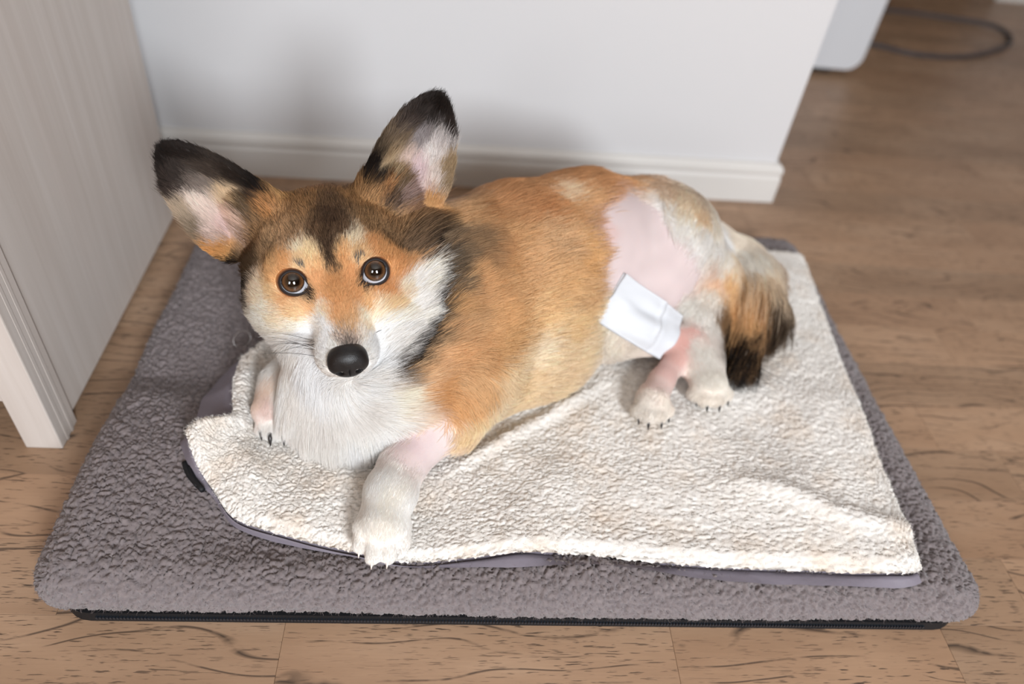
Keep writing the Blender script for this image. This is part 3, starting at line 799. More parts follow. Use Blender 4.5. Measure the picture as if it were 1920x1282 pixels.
def block_points(i0, i1):
    ax = [GLO[k] + VOX * np.arange(i0[k], i1[k]) for k in range(3)]
    return np.stack(np.meshgrid(*ax, indexing='ij'), -1)

def add_field(fn, lo, hi, k, flow=None, fur=0.02, carve=False):
    pad = k * 1.5 + 0.02
    sl, i0, i1 = sub_block(np.asarray(lo) - pad, np.asarray(hi) + pad)
    if min(i1 - i0) > 0:
        P = block_points(i0, i1)
        d = fn(P.reshape(-1, 3)).reshape(P.shape[:3]).astype(np.float32)
        if carve:
            FIELD[sl] = -smin(-FIELD[sl], d, k)
        else:
            FIELD[sl] = smin(FIELD[sl], d, k)
    if not carve:
        PRIMS.append((fn, np.asarray(flow if flow is not None else (0, 0, -1.0), float), fur, np.asarray(lo), np.asarray(hi)))

def cone(a, b, ra, rb, k=0.02, flow=None, fur=0.02, squash=None, carve=False):
    a = np.asarray(a, float); b = np.asarray(b, float); ab = b - a; L2 = ab @ ab + 1e-12
    def fn(p):
        q = p - a
        t = np.clip(q @ ab / L2, 0, 1)
        r = q - t[:, None] * ab
        if squash is not None:
            r = r * np.asarray(squash)
        return np.sqrt((r * r).sum(1)) - (ra + (rb - ra) * t)
    m = max(ra, rb) * (1.0 if squash is None else 1 / min(squash))
    add_field(fn, np.minimum(a, b) - m, np.maximum(a, b) + m, k, ab if flow is None else flow, fur, carve)

def chain(pts, rs, k=0.02, fur=0.02, flow=None, squash=None):
    for i in range(len(pts) - 1):
        cone(pts[i], pts[i + 1], rs[i], rs[i + 1], k, flow, fur if np.isscalar(fur) else fur[i], squash)

def ell(c, r, k=0.02, basis=None, flow=None, fur=0.02, carve=False):
    c = np.asarray(c, float); r = np.asarray(r, float)
    B = np.eye(3) if basis is None else np.asarray(basis)
    def fn(p):
        q = (p - c) @ B
        k0 = np.sqrt(((q / r) ** 2).sum(1)); k1 = np.sqrt(((q / (r * r)) ** 2).sum(1)) + 1e-9
        return k0 * (k0 - 1) / k1
    m = r.max()
    add_field(fn, c - m, c + m, k, flow, fur, carve)

def h_ell(c, r, k=1.0, flow=(0, -1, 0), fur=0.01, carve=False, basis=None):
    B = HEAD_B if basis is None else HEAD_B @ np.asarray(basis)
    ell(hl(c), np.asarray(r) / 100, k / 100, B, HEAD_B @ np.asarray(flow, float), fur, carve)

def h_cone(a, b, ra, rb, k=1.0, flow=(0, -1, 0), fur=0.01):
    cone(hl(a), hl(b), ra / 100, rb / 100, k / 100, HEAD_B @ np.asarray(flow, float), fur)

# --- trunk, lying on its chest with the hips rolled to one side
chain([(-0.045, 0.556, 0.158), (0.005, 0.602, 0.172), (0.080, 0.662, 0.172), (0.160, 0.718, 0.166), (0.240, 0.752, 0.150)],
      [0.080, 0.090, 0.092, 0.088, 0.080], 0.03, 0.024)
cone((0.240, 0.752, 0.150), (0.298, 0.782, 0.130), 0.080, 0.058, 0.03, None, 0.024)
# belly resting on the mat
chain([(0.00, 0.555, 0.115), (0.10, 0.63, 0.112), (0.17, 0.69, 0.112)], [0.066, 0.070, 0.062], 0.03, 0.022)
# neck and ruff
cone(hl((0, -8.2, -5.2)), (0.0, 0.61, 0.176), 0.062, 0.088, 0.03, (0.8, 0.35, -0.35), 0.032)
ell((-0.078, 0.548, 0.150), (0.072, 0.062, 0.072), 0.03, None, (0.0, -0.35, -1), 0.032)
ell((-0.079, 0.522, 0.110), (0.071, 0.056, 0.044), 0.03, None, (0.0, -0.35, -1), 0.032)
# near shoulder and foreleg
ell((0.010, 0.548, 0.138), (0.060, 0.058, 0.064), 0.03, None, (0.3, -0.2, -1), 0.022)
chain([(0.012, 0.545, 0.13), (0.016, 0.503, 0.104)], [0.040, 0.028], 0.022, 0.016)
chain([(0.016, 0.503, 0.104), (-0.028, 0.456, 0.093)], [0.0245, 0.0195], 0.012, 0.008)
chain([(-0.030, 0.453, 0.093), (-0.038, 0.425, 0.090)], [0.0225, 0.0225], 0.010, 0.007)
chain([(-0.038, 0.425, 0.090), (-0.043, 0.392, 0.087)], [0.0220, 0.0215], 0.012, 0.006)
for tx, ty, tz, sx, sy in ((-0.0600, 0.390, 0.083, -0.0610, 0.3735), (-0.0490, 0.383, 0.086, -0.0490, 0.3630), (-0.0375, 0.384, 0.086, -0.0360, 0.3640), (-0.0265, 0.393, 0.083, -0.0240, 0.3780)):
    cone((tx * 0.6 - 0.043 * 0.4, 0.408, 0.086), (tx, ty, tz + 0.002), 0.0105, 0.0088, 0.0035, None, 0.0036)
    cone((tx, ty, tz + 0.002), (sx, sy, 0.0805), 0.0088, 0.0076, 0.003, None, 0.0036)
# far front paw, tucked beside the chest
chain([(-0.135, 0.585, 0.10), (-0.160, 0.555, 0.092), (-0.166, 0.525, 0.088)], [0.03, 0.021, 0.020], 0.018, 0.006)
for tx, ty in ((-0.172, 0.506), (-0.163, 0.500), (-0.152, 0.501), (-0.145, 0.509)):
    cone((tx * 0.5 - 0.164 * 0.5, 0.522, 0.088), (tx, ty, 0.082), 0.010, 0.0085, 0.005, None, 0.007)
# near hind leg, clipped bare: thigh, shank, hock, paw
cone((0.262, 0.742, 0.168), (0.205, 0.668, 0.128), 0.072, 0.048, 0.022, None, 0.012)
cone((0.205, 0.668, 0.128), (0.190, 0.645, 0.118), 0.048, 0.036, 0.015, None, 0.012)
cone((0.190, 0.645, 0.115), (0.285, 0.640, 0.103), 0.034, 0.0165, 0.012, None, 0.012)
cone((0.285, 0.640, 0.103), (0.297, 0.642, 0.101), 0.0165, 0.013, 0.008, None, 0.012)
chain([(0.288, 0.638, 0.100), (0.252, 0.585, 0.092), (0.238, 0.560, 0.089)], [0.0145, 0.0130, 0.0180], 0.010, 0.006)
for tx, ty in ((0.222, 0.545), (0.230, 0.538), (0.242, 0.540), (0.251, 0.548)):
    cone((0.238, 0.566, 0.089), (tx, ty, 0.085), 0.012, 0.0098, 0.005, None, 0.005)
# far hind leg, white fur
chain([(0.325, 0.735, 0.130), (0.312, 0.680, 0.108), (0.308, 0.630, 0.094), (0.308, 0.590, 0.090)], [0.045, 0.032, 0.022, 0.021], 0.02, 0.009)
for tx, ty in ((0.292, 0.575), (0.301, 0.567), (0.314, 0.568), (0.325, 0.577)):
    cone((0.309, 0.592, 0.089), (tx, ty, 0.084), 0.012, 0.0100, 0.005, None, 0.005)
# rump and tail, curling round to the front
chain([(0.298, 0.782, 0.132), (0.345, 0.800, 0.114), (0.384, 0.797, 0.102)], [0.050, 0.038, 0.033], 0.03, 0.022)
chain([(0.386, 0.797, 0.103), (0.393, 0.760, 0.102), (0.387, 0.712, 0.100), (0.368, 0.650, 0.090)], [0.036, 0.041, 0.038, 0.018], 0.02, [0.022, 0.034, 0.056])
# --- head
h_ell((0, -5.0, -1.05), (6.5, 6.0, 4.55), 1.0, (0, -1, 0), 0.009)
h_ell((0, -7.4, -1.9), (6.8, 5.0, 4.6), 1.5, (0, -1, -0.3), 0.014)
for s in (-1, 1):
    h_ell((s * 2.9, -1.3, 0.55), (2.6, 2.1, 1.65), 1.2, (s * 0.3, -1, 0.5), 0.006)
    h_ell((s * 4.75 + 0.3, -3.2, -4.4), (3.7, 4.4, 3.9), 1.6, (s * 0.6, -1, -0.5), 0.018)
    h_ell((s * 5.7 + 0.8, -5.2, -4.9), (3.3, 3.8, 4.2), 1.5, (s * 0.7, -1, -0.4), 0.026)
    h_ell((s * 3.4, -0.6, -3.0), (3.0, 3.3, 2.7), 2.2, (s * 0.5, -1, -0.2), 0.006)
    h_ell((s * 1.25, 5.3, -4.35), (1.45, 2.1, 1.35), 0.7, (s * 0.5, -1, -0.3), 0.005)     # whisker pads
h_cone((0, -0.4, -1.5), (0, 6.3, -2.95), 2.5, 1.35, 1.2, (0, -1, 0.1), 0.005)           # bridge of the muzzle
h_cone((0, 0.5, -3.4), (0, 5.6, -4.1), 3.0, 1.75, 1.2, (0, -1, 0), 0.007)
h_cone((0, 0.0, -5.6), (0, 5.0, -5.5), 2.6, 1.15, 1.0, (0, -0.7, -0.7), 0.010)          # chin
h_ell((-0.6, -3.3, -7.2), (6.2, 4.6, 3.8), 2.0, (0, -0.4, -1), 0.026)
h_cone((0, 6.0, -3.3), (0, 7.3, -3.35), 1.35, 1.15, 0.6, (0, -1, 0.1), 0.004)           # behind the nose leather

# ears: cupped shells with a traced outline in the head's side/up plane
EAR_OUT = {
    -1: [(-3.6, 2.6), (-4.5, 4.5), (-6.2, 6.3), (-8.4, 8.2), (-10.9, 9.55), (-12.6, 9.2), (-13.25, 7.4), (-13.2, 4.6), (-12.3, 1.4), (-10.9, -1.6), (-9.2, -3.2), (-6.5, -2.0)],
    1: [(3.4, 3.2), (4.2, 5.4), (6.2, 8.5), (8.2, 10.6), (10.0, 11.75), (11.6, 11.75), (12.6, 10.0), (12.85, 6.8), (12.3, 3.6), (11.3, 1.0), (9.9, -1.6), (7.8, -3.4), (5.2, -2.2)]}
def poly_sd(x, z, poly):
    P = np.asarray(poly); Q = np.roll(P, -1, 0)
    d = np.full(x.shape, 1e9); inside = np.zeros(x.shape, bool)
    for (ax, az), (bx, bz) in zip(P, Q):
        ex, ez = bx - ax, bz - az
        t = np.clip(((x - ax) * ex + (z - az) * ez) / (ex * ex + ez * ez), 0, 1)
        d = np.minimum(d, (x - ax - t * ex) ** 2 + (z - az - t * ez) ** 2)
        c = ((az > z) != (bz > z)) & (x < (bx - ax) * (z - az) / (bz - az + 1e-12) + ax)
        inside ^= c
    d = np.sqrt(d)
    return np.where(inside, -d, d)
EAR_POLY = {s: [tuple(q) for q in spline(EAR_OUT[s] + [EAR_OUT[s][0]], 49)[:-1]] for s in (-1, 1)}
EAR_AXIS = {-1: ((-7.6, 0.8), (-12.4, 9.2)), 1: ((7.4, 1.8), (11.6, 11.6))}
def ear_mid(q, s):
    """depth (head forward) of the ear's middle sheet, and signed outline distance"""
    d2 = poly_sd(q[:, 0], q[:, 2], EAR_POLY[s])
    depth = -7.4 - 1.9 * smooth01(0.0, 3.4, -d2) - 0.10 * np.clip(q[:, 2], 0, 12)
    return depth, d2
def ear_fn(s):
    def fn(p):
        q = to_head(p)
        depth, d2 = ear_mid(q, s)
        th = 0.30 + 0.55 * smooth01(4.5, -1.5, np.abs(q[:, 2] - 0.0) - (0.0 if s < 0 else 1.0))
        a = np.abs(q[:, 1] - depth) * 0.8 - th
        b = d2 + 0.35
        o = np.minimum(np.maximum(a, b), 0) + np.hypot(np.maximum(a, 0), np.maximum(b, 0)) - 0.12
        return o / 100
    return fn
for s in (-1, 1):
    pts = np.array([hl((x, y, z)) for x, z in EAR_OUT[s] for y in (-6.5, -11)])
    (bx, bz), (tx, tz) = EAR_AXIS[s]
    add_field(ear_fn(s), pts.min(0), pts.max(0), 0.009, HEAD_B @ np.array([tx - bx, -0.5, tz - bz]), 0.008)
    h_ell((s * 5.6, -8.6, 0.8 + 0.4 * s), (2.6, 1.8, 3.0), 1.4, (s * 0.6, -0.6, 0.4), 0.016)        # root of the ear
h_ell((7.6, -8.4, -1.6), (2.3, 1.9, 3.0), 1.4, (0.5, -0.7, -0.5), 0.018)
# eye sockets
EYES = {-1: (-3.60, 0.08, 0.02), 1: (3.60, 0.08, 0.02)}
EYE_R = 1.42
for s in (-1, 1):
    e = np.array(EYES[s])
    ell(hl(e + np.array((s * 0.05, 0.75, 0.55))), np.array((1.48, 1.25, 1.25)) / 100, 0.004, HEAD_B, None, 0, carve=True)

# --- surface nets
def surface_nets(F, lo, vox):
    S = F < 0
    n = np.array(F.shape)
    c = np.zeros(tuple(n - 1), dtype=np.uint8)
    for dx in (0, 1):
        for dy in (0, 1):
            for dz in (0, 1):
                c += S[dx:n[0] - 1 + dx, dy:n[1] - 1 + dy, dz:n[2] - 1 + dz]
    act = (c > 0) & (c < 8)
    idx = np.argwhere(act)
    vid = np.full(tuple(n - 1), -1, dtype=np.int32)
    vid[act] = np.arange(len(idx))
    acc = np.zeros((len(idx), 3)); cnt = np.zeros(len(idx))
    cor = [(0, 0, 0), (1, 0, 0), (0, 1, 0), (1, 1, 0), (0, 0, 1), (1, 0, 1), (0, 1, 1), (1, 1, 1)]
    val = [F[idx[:, 0] + a, idx[:, 1] + b, idx[:, 2] + d].astype(float) for a, b, d in cor]
    for i in range(8):
        for j in range(i + 1, 8):
            df = np.array(cor[j]) - np.array(cor[i])
            if np.abs(df).sum() != 1:
                continue
            m = (val[i] < 0) != (val[j] < 0)
            t = np.where(m, val[i] / np.where(m, val[i] - val[j], 1), 0)
            acc += np.where(m[:, None], np.array(cor[i]) + t[:, None] * df, 0); cnt += m
    V = lo + vox * (idx + acc / cnt[:, None])
    faces = []
    for ax in range(3):
        o1, o2 = [(1, 2), (2, 0), (0, 1)][ax]
        a = S; sl0 = [slice(None)] * 3; sl1 = [slice(None)] * 3
        sl0[ax] = slice(0, n[ax] - 1); sl1[ax] = slice(1, n[ax])
        e = np.argwhere(a[tuple(sl0)] != a[tuple(sl1)])
        e = e[(e[:, o1] > 0) & (e[:, o2] > 0) & (e[:, o1] < n[o1] - 1) & (e[:, o2] < n[o2] - 1)]
        def at(d1, d2):
            q = e.copy(); q[:, o1] -= d1; q[:, o2] -= d2
            return vid[q[:, 0], q[:, 1], q[:, 2]]
        quad = np.stack([at(1, 1), at(0, 1), at(0, 0), at(1, 0)], 1)
        flip = ~S[e[:, 0], e[:, 1], e[:, 2]]
        quad[flip] = quad[flip][:, ::-1]
        faces.append(quad)
    return V, np.concatenate(faces)

# the underside is pressed flat where the dog rests on the mat
zz = (GLO[2] + VOX * np.arange(GN[2])).astype(np.float32)
FIELD = np.maximum(FIELD, (0.0672 - zz)[None, None, :])
DV, DF = surface_nets(FIELD, GLO, VOX)
# settle onto the mat: nothing sinks under it
dog_root = empty('corgi_dog', (0.09, 0.64, 0.0), label='tan, white and sable corgi with large upright ears lying on the cream fleece mat', cat='dog')
dog_root_inv = np.array((0.09, 0.64, 0.0))
dog_mesh = mesh_np('body', DV - dog_root_inv, DF)
dog_body = link_obj('body', dog_mesh, dog_root)
# --- coat colours: measured spots plus a few on the sides turned away, interpolated over the body
def lin(c):
    c = np.asarray(c, float) / 255
    return np.where(c <= 0.04045, c / 12.92, ((c + 0.055) / 1.055) ** 2.4)
COAT_HIDDEN = [
    (-0.02, 0.70, 0.20, 188, 125, 75, ''), (0.06, 0.75, 0.20, 190, 125, 75, ''), (0.14, 0.80, 0.18, 190, 128, 78, ''), (0.24, 0.84, 0.13, 222, 190, 155, ''),
    (0.02, 0.72, 0.13, 205, 150, 100, ''), (0.15, 0.79, 0.11, 210, 160, 112, ''), (-0.10, 0.65, 0.13, 205, 150, 100, ''), (-0.15, 0.60, 0.14, 200, 150, 105, ''),
    (0.06, 0.60, 0.06, 226, 205, 180, ''), (0.15, 0.66, 0.06, 228, 212, 190, ''), (-0.08, 0.55, 0.06, 235, 230, 224, ''), (0.30, 0.84, 0.09, 234, 218, 200, ''),
    (0.36, 0.85, 0.08, 170, 125, 85, ''), (0.43, 0.80, 0.08, 150, 105, 65, ''), (-0.14, 0.53, 0.17, 235, 230, 224, ''), (-0.15, 0.54, 0.15, 235, 230, 224, ''),
    (0.345, 0.60, 0.08, 228, 218, 206, ''), (-0.07, 0.42, 0.08, 235, 230, 224, ''), (-0.01, 0.41, 0.08, 235, 230, 224, ''), (-0.13, 0.60, 0.10, 225, 200, 180, '')]
for s in (-1, 1):
    (bx, bz), (tx, tz) = EAR_AXIS[s]
    for t in (0.1, 0.4, 0.7, 0.95):
        for o in (-2.2, 0, 2.2):
            w = hl((bx + (tx - bx) * t + o * (tz - bz) / 12, -11.3 - 0.08 * t * tz, bz + (tz - bz) * t - o * (tx - bx) / 12))
            COAT_HIDDEN.append((w[0], w[1], w[2], 62, 48, 40, ''))
CP = np.array([c[:3] for c in COAT + COAT_HIDDEN]); CC = lin(np.array([c[3:6] for c in COAT + COAT_HIDDEN]))
CB = np.array([1.0 if 'b' in c[6] else 0.0 for c in COAT + COAT_HIDDEN]); CS = np.array([1.0 if 's' in c[6] else 0.0 for c in COAT + COAT_HIDDEN])
CE = np.array([1.0 if 'e' in c[6] else 0.0 for c in COAT + COAT_HIDDEN])

# single hairs are paler than the coat they make up together
lum = CC @ np.array((0.3, 0.6, 0.1))
wl = smooth01(0.02, 0.12, lum)[:, None]
CF = CC * (1 - wl) + np.minimum(CC ** 0.74 * 1.10, 0.975) * wl
CF = CF * 0.90 + (CF @ np.array((0.3, 0.6, 0.1)))[:, None] * 0.10
tan = smooth01(1.6, 3.0, CC[:, 0] / (CC[:, 2] + 1e-4))[:, None]
on_face = np.linalg.norm(CP - HEAD_O, axis=1)[:, None] < 0.105
CF = CF * (1 - tan + tan * np.where(on_face, np.array((0.99, 1.0, 0.86)), np.array((1.02, 1.05, 0.98))))
CF = np.where(CS[:, None] > 0.5, np.minimum(CC ** 0.82 * 1.08 * np.array((1.0, 0.985, 0.95)), 0.9), CF)
CF = np.where(CB[:, None] > 0.5, CC, CF)
CO = CP.mean(0); CP32 = (CP - CO).astype(np.float32); CP2 = (CP32 ** 2).sum(1)
def coat(p, power=5.0):
    """colour (n,3), bare, sable, ear weights at points p"""
    out = np.zeros((len(p), 6))
    for a in range(0, len(p), 20000):
        q = p[a:a + 20000] - CO
        q = q.astype(np.float32)
        d2 = np.maximum((q * q).sum(1)[:, None] + CP2[None] - 2 * q @ CP32.T, 0) + 4e-6
        w = 1e-6 / d2
        w = w * w * (w if power >= 6 else np.sqrt(w))
        w /= w.sum(1)[:, None]
        out[a:a + 20000, :3] = w @ CF; out[a:a + 20000, 3] = w @ CB; out[a:a + 20000, 4] = w @ CS; out[a:a + 20000, 5] = w @ CE
    return out

# outline of each eye's opening in millimetres round the pupil (side, up), seen along the gaze
LID = {-1: [(-9.8, 0.6), (-7.6, 4.8), (-2.0, 7.6), (4.2, 6.4), (8.4, 2.0), (11.4, -4.2), (15.2, -11.0), (9.6, -10.2), (2.5, -10.9), (-4.5, -9.1), (-8.8, -4.8)],
       1: [(10.0, 0.4), (7.8, 5.4), (2.0, 8.4), (-4.0, 7.4), (-8.2, 3.2), (-10.6, -3.2), (-13.4, -12.6), (-6.8, -11.0), (0.0, -11.3), (6.2, -9.3), (9.4, -4.8)]}
EYE_LOOK = np.array((0.0, 0.0, 0.68))          # both eyes look up at the photographer
def eye_frame(s):
    ec = hl(EYES[s])
    gaze = EYE_LOOK - ec; gaze /= np.linalg.norm(gaze)
    side = HEAD_B[:, 0] - gaze * (HEAD_B[:, 0] @ gaze); side /= np.linalg.norm(side)
    return np.stack([side, np.cross(gaze, side), gaze], 1), ec

def flow_at(p):
    """fur direction and length blended from the nearest body parts"""
    F = np.zeros((len(p), 3)); L = np.zeros(len(p)); W = np.full(len(p), 1e-9)
    for fn, fl, fur, lo, hi in PRIMS:
        m = np.all((p > lo - 0.02) & (p < hi + 0.02), axis=1)
        if not m.any():
            continue
        w = np.exp(-np.clip(fn(p[m]), -0.004, 0.05) / 0.005)
        F[m] += w[:, None] * (fl / (np.linalg.norm(fl) + 1e-9)); L[m] += w * fur; W[m] += w
    return F / W[:, None], L / W

# colours on the skin itself
skin_c = coat(DV)
skin_c[:, :3] *= np.where(skin_c[:, 3:4] > 0.5, 0.76, np.where(to_head(DV)[:, 1:2] > 0, 1.0, 0.85))
# faint mottling of the clipped skin
mott = 1 + 0.05 * vnoise(DV, 60, 3)[:, None] * (skin_c[:, 3:4] > 0.5)
ca = dog_mesh.color_attributes.new('coat', 'FLOAT_COLOR', 'POINT')
c4 = np.ones((len(DV), 4), np.float32); c4[:, :3] = np.clip(skin_c[:, :3] * mott, 0, 1)
ca.data.foreach_set('color', c4.ravel())
m_skin = mat_new('dog_skin', None, 0.62, 0.25)
t = NT(m_skin)
att = t.new('ShaderNodeAttribute', attribute_name='coat')
t.col(att.outputs['Color'])
nz = t.noise(t.coord('Object'), 900, 3, 0.6)
t.nrm(t.bump(nz, 0.25, 0.0008))
t.b.inputs['Subsurface Weight'].default_value = 0.12
t.b.inputs['Subsurface Radius'].default_value = (0.006, 0.003, 0.002)
t.b.inputs['Subsurface Scale'].default_value = 1.0
dog_mesh.materials.append(m_skin)

# --- fur strands
tri = np.concatenate([DF[:, [0, 1, 2]], DF[:, [0, 2, 3]]])
A, B, C = DV[tri[:, 0]], DV[tri[:, 1]], DV[tri[:, 2]]
nrm = np.cross(B - A, C - A); area = np.linalg.norm(nrm, axis=1) / 2
nrm = nrm / (2 * area[:, None] + 1e-15)
vn = np.zeros_like(DV)
for k in range(3):
    np.add.at(vn, tri[:, k], nrm * area[:, None])
vn /= np.linalg.norm(vn, axis=1)[:, None] + 1e-12
cen = (A + B + C) / 3
hq = to_head(cen)
in_head = (np.abs(hq[:, 0]) < 15) & (hq[:, 1] > -13) & (hq[:, 2] > -7.5)
seen = np.einsum('ij,ij->i', nrm, np.array(CAM_POS) - cen) / np.linalg.norm(np.array(CAM_POS) - cen, axis=1)
dens = np.where(in_head, 190.0, 74.0) * 1e4
face = in_head & (hq[:, 1] > -4.5) & (hq[:, 2] > -6)
dens = np.where(face, 420e4, dens)
paw = (cen[:, 1] < 0.475) & (cen[:, 0] > -0.09) & (cen[:, 0] < 0.01) & (cen[:, 2] < 0.13)
paw |= (cen[:, 0] < -0.13) & (cen[:, 1] < 0.56) & (cen[:, 2] < 0.12)
paw |= (cen[:, 0] > 0.21) & (cen[:, 0] < 0.345) & (cen[:, 1] < 0.69) & (cen[:, 2] < 0.125)
chest = (cen[:, 0] < 0.0) & (cen[:, 1] < 0.58) & (cen[:, 2] < 0.20) & ~in_head & ~paw
dens = np.where(paw, 300e4, np.where(chest, 230e4, dens))
dens *= np.where(seen < -0.75, 0.0, np.where(seen < -0.25, 0.35, 1.0))
dens *= np.where(cen[:, 2] < 0.078, 0.0, 1.0)
lam = area * dens
cnt = RNG.poisson(lam)
ti = np.repeat(np.arange(len(tri)), cnt)
r1 = np.sqrt(RNG.random(len(ti))); r2 = RNG.random(len(ti))
w0, w1, w2 = 1 - r1, r1 * (1 - r2), r1 * r2
ROOT = w0[:, None] * A[ti] + w1[:, None] * B[ti] + w2[:, None] * C[ti]
NOR = w0[:, None] * vn[tri[ti, 0]] + w1[:, None] * vn[tri[ti, 1]] + w2[:, None] * vn[tri[ti, 2]]
NOR /= np.linalg.norm(NOR, axis=1)[:, None] + 1e-12
jit = RNG.normal(0, 1, ROOT.shape) * np.where(in_head[ti], 0.0018, 0.0045)[:, None]
FL, LEN = flow_at(ROOT)
along = FL / (np.linalg.norm(FL, axis=1)[:, None] + 1e-9) * (RNG.normal(0, 1, len(ROOT)) * np.where(LEN < 0.0095, 0.0030, 0.15 * LEN))[:, None]
cc = coat(ROOT + jit + along + np.where(in_head[ti], 0.003, 0.007)[:, None] * vnoise3(ROOT, 90, 40), 6.0)
bare = cc[:, 3]
# keep fur off the eyes, the nose leather and the clipped skin
hq = to_head(ROOT)
keep = bare < 0.5
for s in (-1, 1):
    rel = (ROOT - hl(EYES[s])) @ eye_frame(s)[0] * 1000.0          # side, up, gaze in millimetres
    lidp = [tuple(q) for q in spline(LID[s] + [LID[s][0]], 49)[:-1]]
    keep &= ~((poly_sd(rel[:, 0], rel[:, 1], lidp) < 1.2) & (rel[:, 2] > 0) & (np.linalg.norm(rel, axis=1) < 24))
    keep &= np.linalg.norm(rel, axis=1) > EYE_R * 10 * 1.02
keep &= ~((hq[:, 1] > 7.3) & (np.abs(hq[:, 0]) < 2) & (hq[:, 2] < -1.5) & (hq[:, 2] > -4.4))
keep &= RNG.random(len(keep)) > 0.0
sel = np.where(keep)[0]
ROOT, NOR, cc, FL, LEN, hq = ROOT[sel], NOR[sel], cc[sel], FL[sel], LEN[sel], hq[sel]
ih = in_head[ti][sel]; ip = paw[ti][sel]; ic = chest[ti][sel]
n = len(ROOT)
ear_w = cc[:, 5]
# inside of the ears: fur streams from the inner edge outward, up the ear
T = FL + 0.22 * vnoise3(ROOT, 55, 5) + 0.14 * vnoise3(ROOT, 170, 6) + RNG.normal(0, 0.07, (n, 3))
calm = np.where(ip | ic, 0.45, 1.0)[:, None]
T = FL + (T - FL) * calm
T -= NOR * np.einsum('ij,ij->i', T, NOR)[:, None]
T /= np.linalg.norm(T, axis=1)[:, None] + 1e-9
LEN = LEN * (0.65 + 0.6 * RNG.random(n)) * (1 + 0.25 * vnoise(ROOT, 90, 9))
LEN = np.where((ear_w > 0.5), LEN * (1.2 + 0.9 * RNG.random(n)), LEN)
LEN = np.where((cc[:, :3].mean(1) < 0.06) & (ROOT[:, 0] < 0.08) & (LEN > 0.012), LEN * 0.5, LEN)
lift = np.where(ih, 0.34, 0.30) + 0.10 * RNG.random(n)
lift = np.where(ear_w > 0.5, 0.28, np.where(ip, 0.20, lift))
K_PTS = 5
tt = np.linspace(0, 1, K_PTS)
# tufts: tips lean toward a shared point
def tuft_target(p, cell):
    q = p / cell; i = np.floor(q); best = np.full(len(p), 9e9); tgt = np.zeros_like(p)
    for dx in (-1, 0, 1):
        for dy in (-1, 0, 1):
            for dz in (-1, 0, 1):
                c = i + np.array((dx, dy, dz))
                f = c + np.stack([_hash(c[:, 0], c[:, 1], c[:, 2], 70 + k) for k in range(3)], 1)
                d = ((f - q) ** 2).sum(1); m = d < best
                best = np.where(m, d, best); tgt[m] = f[m]
    return tgt * cell
lg = LEN > 0.014
tg = np.zeros_like(ROOT); tg[lg] = tuft_target(ROOT[lg], 0.0075); tg[~lg] = tuft_target(ROOT[~lg], 0.0038)
pull = (tg - ROOT); pull -= NOR * np.einsum('ij,ij->i', pull, NOR)[:, None]
STR = np.zeros((n, K_PTS, 3))
for k, u in enumerate(tt):
    up = lift * u * (1 - 0.55 * u)
    STR[:, k] = ROOT + LEN[:, None] * (T * (u * (1 - 0.06 * u)) + NOR * up[:, None]) + pull * (np.where(ip | ic, 0.22, 0.45) * u * u)[:, None]
    STR[:, k, 2] -= 0.10 * LEN * u * u * (LEN > 0.015)
STR[:, :, 2] = np.maximum(STR[:, :, 2], 0.073 + 0.002 * RNG.random(n)[:, None])
# strand colour: darker at the root, sable hairs banded dark and light
br = 1 + np.where(ip | ic, 0.05, 0.11) * RNG.normal(0, 1, n)
sab = cc[:, 4]
dark = RNG.random(n) < 0.42 * sab
br = np.where(dark, br * 0.50, np.where(sab > 0.5, br * 1.30, br))
br *= 1 + 0.10 * vnoise(ROOT, 40, 21)
SCOL = np.zeros((n, K_PTS, 3))
for k, u in enumerate(tt):
    SCOL[:, k] = np.clip(cc[:, :3] * (br * (0.93 + 0.14 * u))[:, None], 0.004, 0.98)
rad = np.where(ih, 0.000125, 0.00017)[:, None] * np.array([1.0, 1.0, 0.9, 0.65, 0.15])[None]
rad = np.where(ip[:, None], rad * 0.52, np.where(ic[:, None], rad * 0.55, rad))
rad = np.where((LEN > 0.035)[:, None], rad * 1.2, rad)
m_fur = strand_material('dog_fur', 0.5, 0.22, 0.40)
hair_object('fur', STR - dog_root_inv, rad, SCOL, m_fur, dog_root)
# --- eyes
def eye_material():
    m = mat_new('dog_eye', None, 0.04, 0.6)
    t = NT(m)
    sx = t.new('ShaderNodeSeparateXYZ'); t.link(t.coord('Object'), sx.inputs[0])
    r = t.math('SQRT', t.math('ADD', t.math('POWER', sx.outputs[0], 2.0), t.math('POWER', sx.outputs[1], 2.0)))
    ang = t.math('ARCTAN2', sx.outputs[1], sx.outputs[0])
    comb = t.new('ShaderNodeCombineXYZ'); t.link(t.math('MULTIPLY', ang, 4.0), comb.inputs[0]); t.link(t.math('MULTIPLY', r, 250.0), comb.inputs[1])
    fib = t.noise(comb.outputs[0], 2.0, 3, 0.6)
    R = t.math('ADD', t.math('DIVIDE', r, 0.0142), t.math('MULTIPLY', t.math('SUBTRACT', fib, 0.5), 0.03))
    base = t.ramp(R, [(0.0, srgb(8, 6, 6)), (0.36, srgb(10, 7, 6)), (0.43, srgb(50, 32, 20)), (0.55, srgb(96, 64, 38)), (0.63, srgb(56, 37, 24)), (0.675, srgb(30, 24, 26)), (0.71, srgb(196, 200, 210)), (0.95, srgb(205, 205, 212))])
    col = t.mix(t.mapr(fib, 0.35, 0.7, 0.0, 0.35), base, srgb(60, 36, 22), 'MULTIPLY')
    lim = t.math('LESS_THAN', R, 0.68)
    col = t.mix(lim, base, col)
    t.col(col)
    t.b.inputs['Coat Weight'].default_value = 1.0
    t.b.inputs['Coat Roughness'].default_value = 0.02
    return m
m_eye = eye_material()
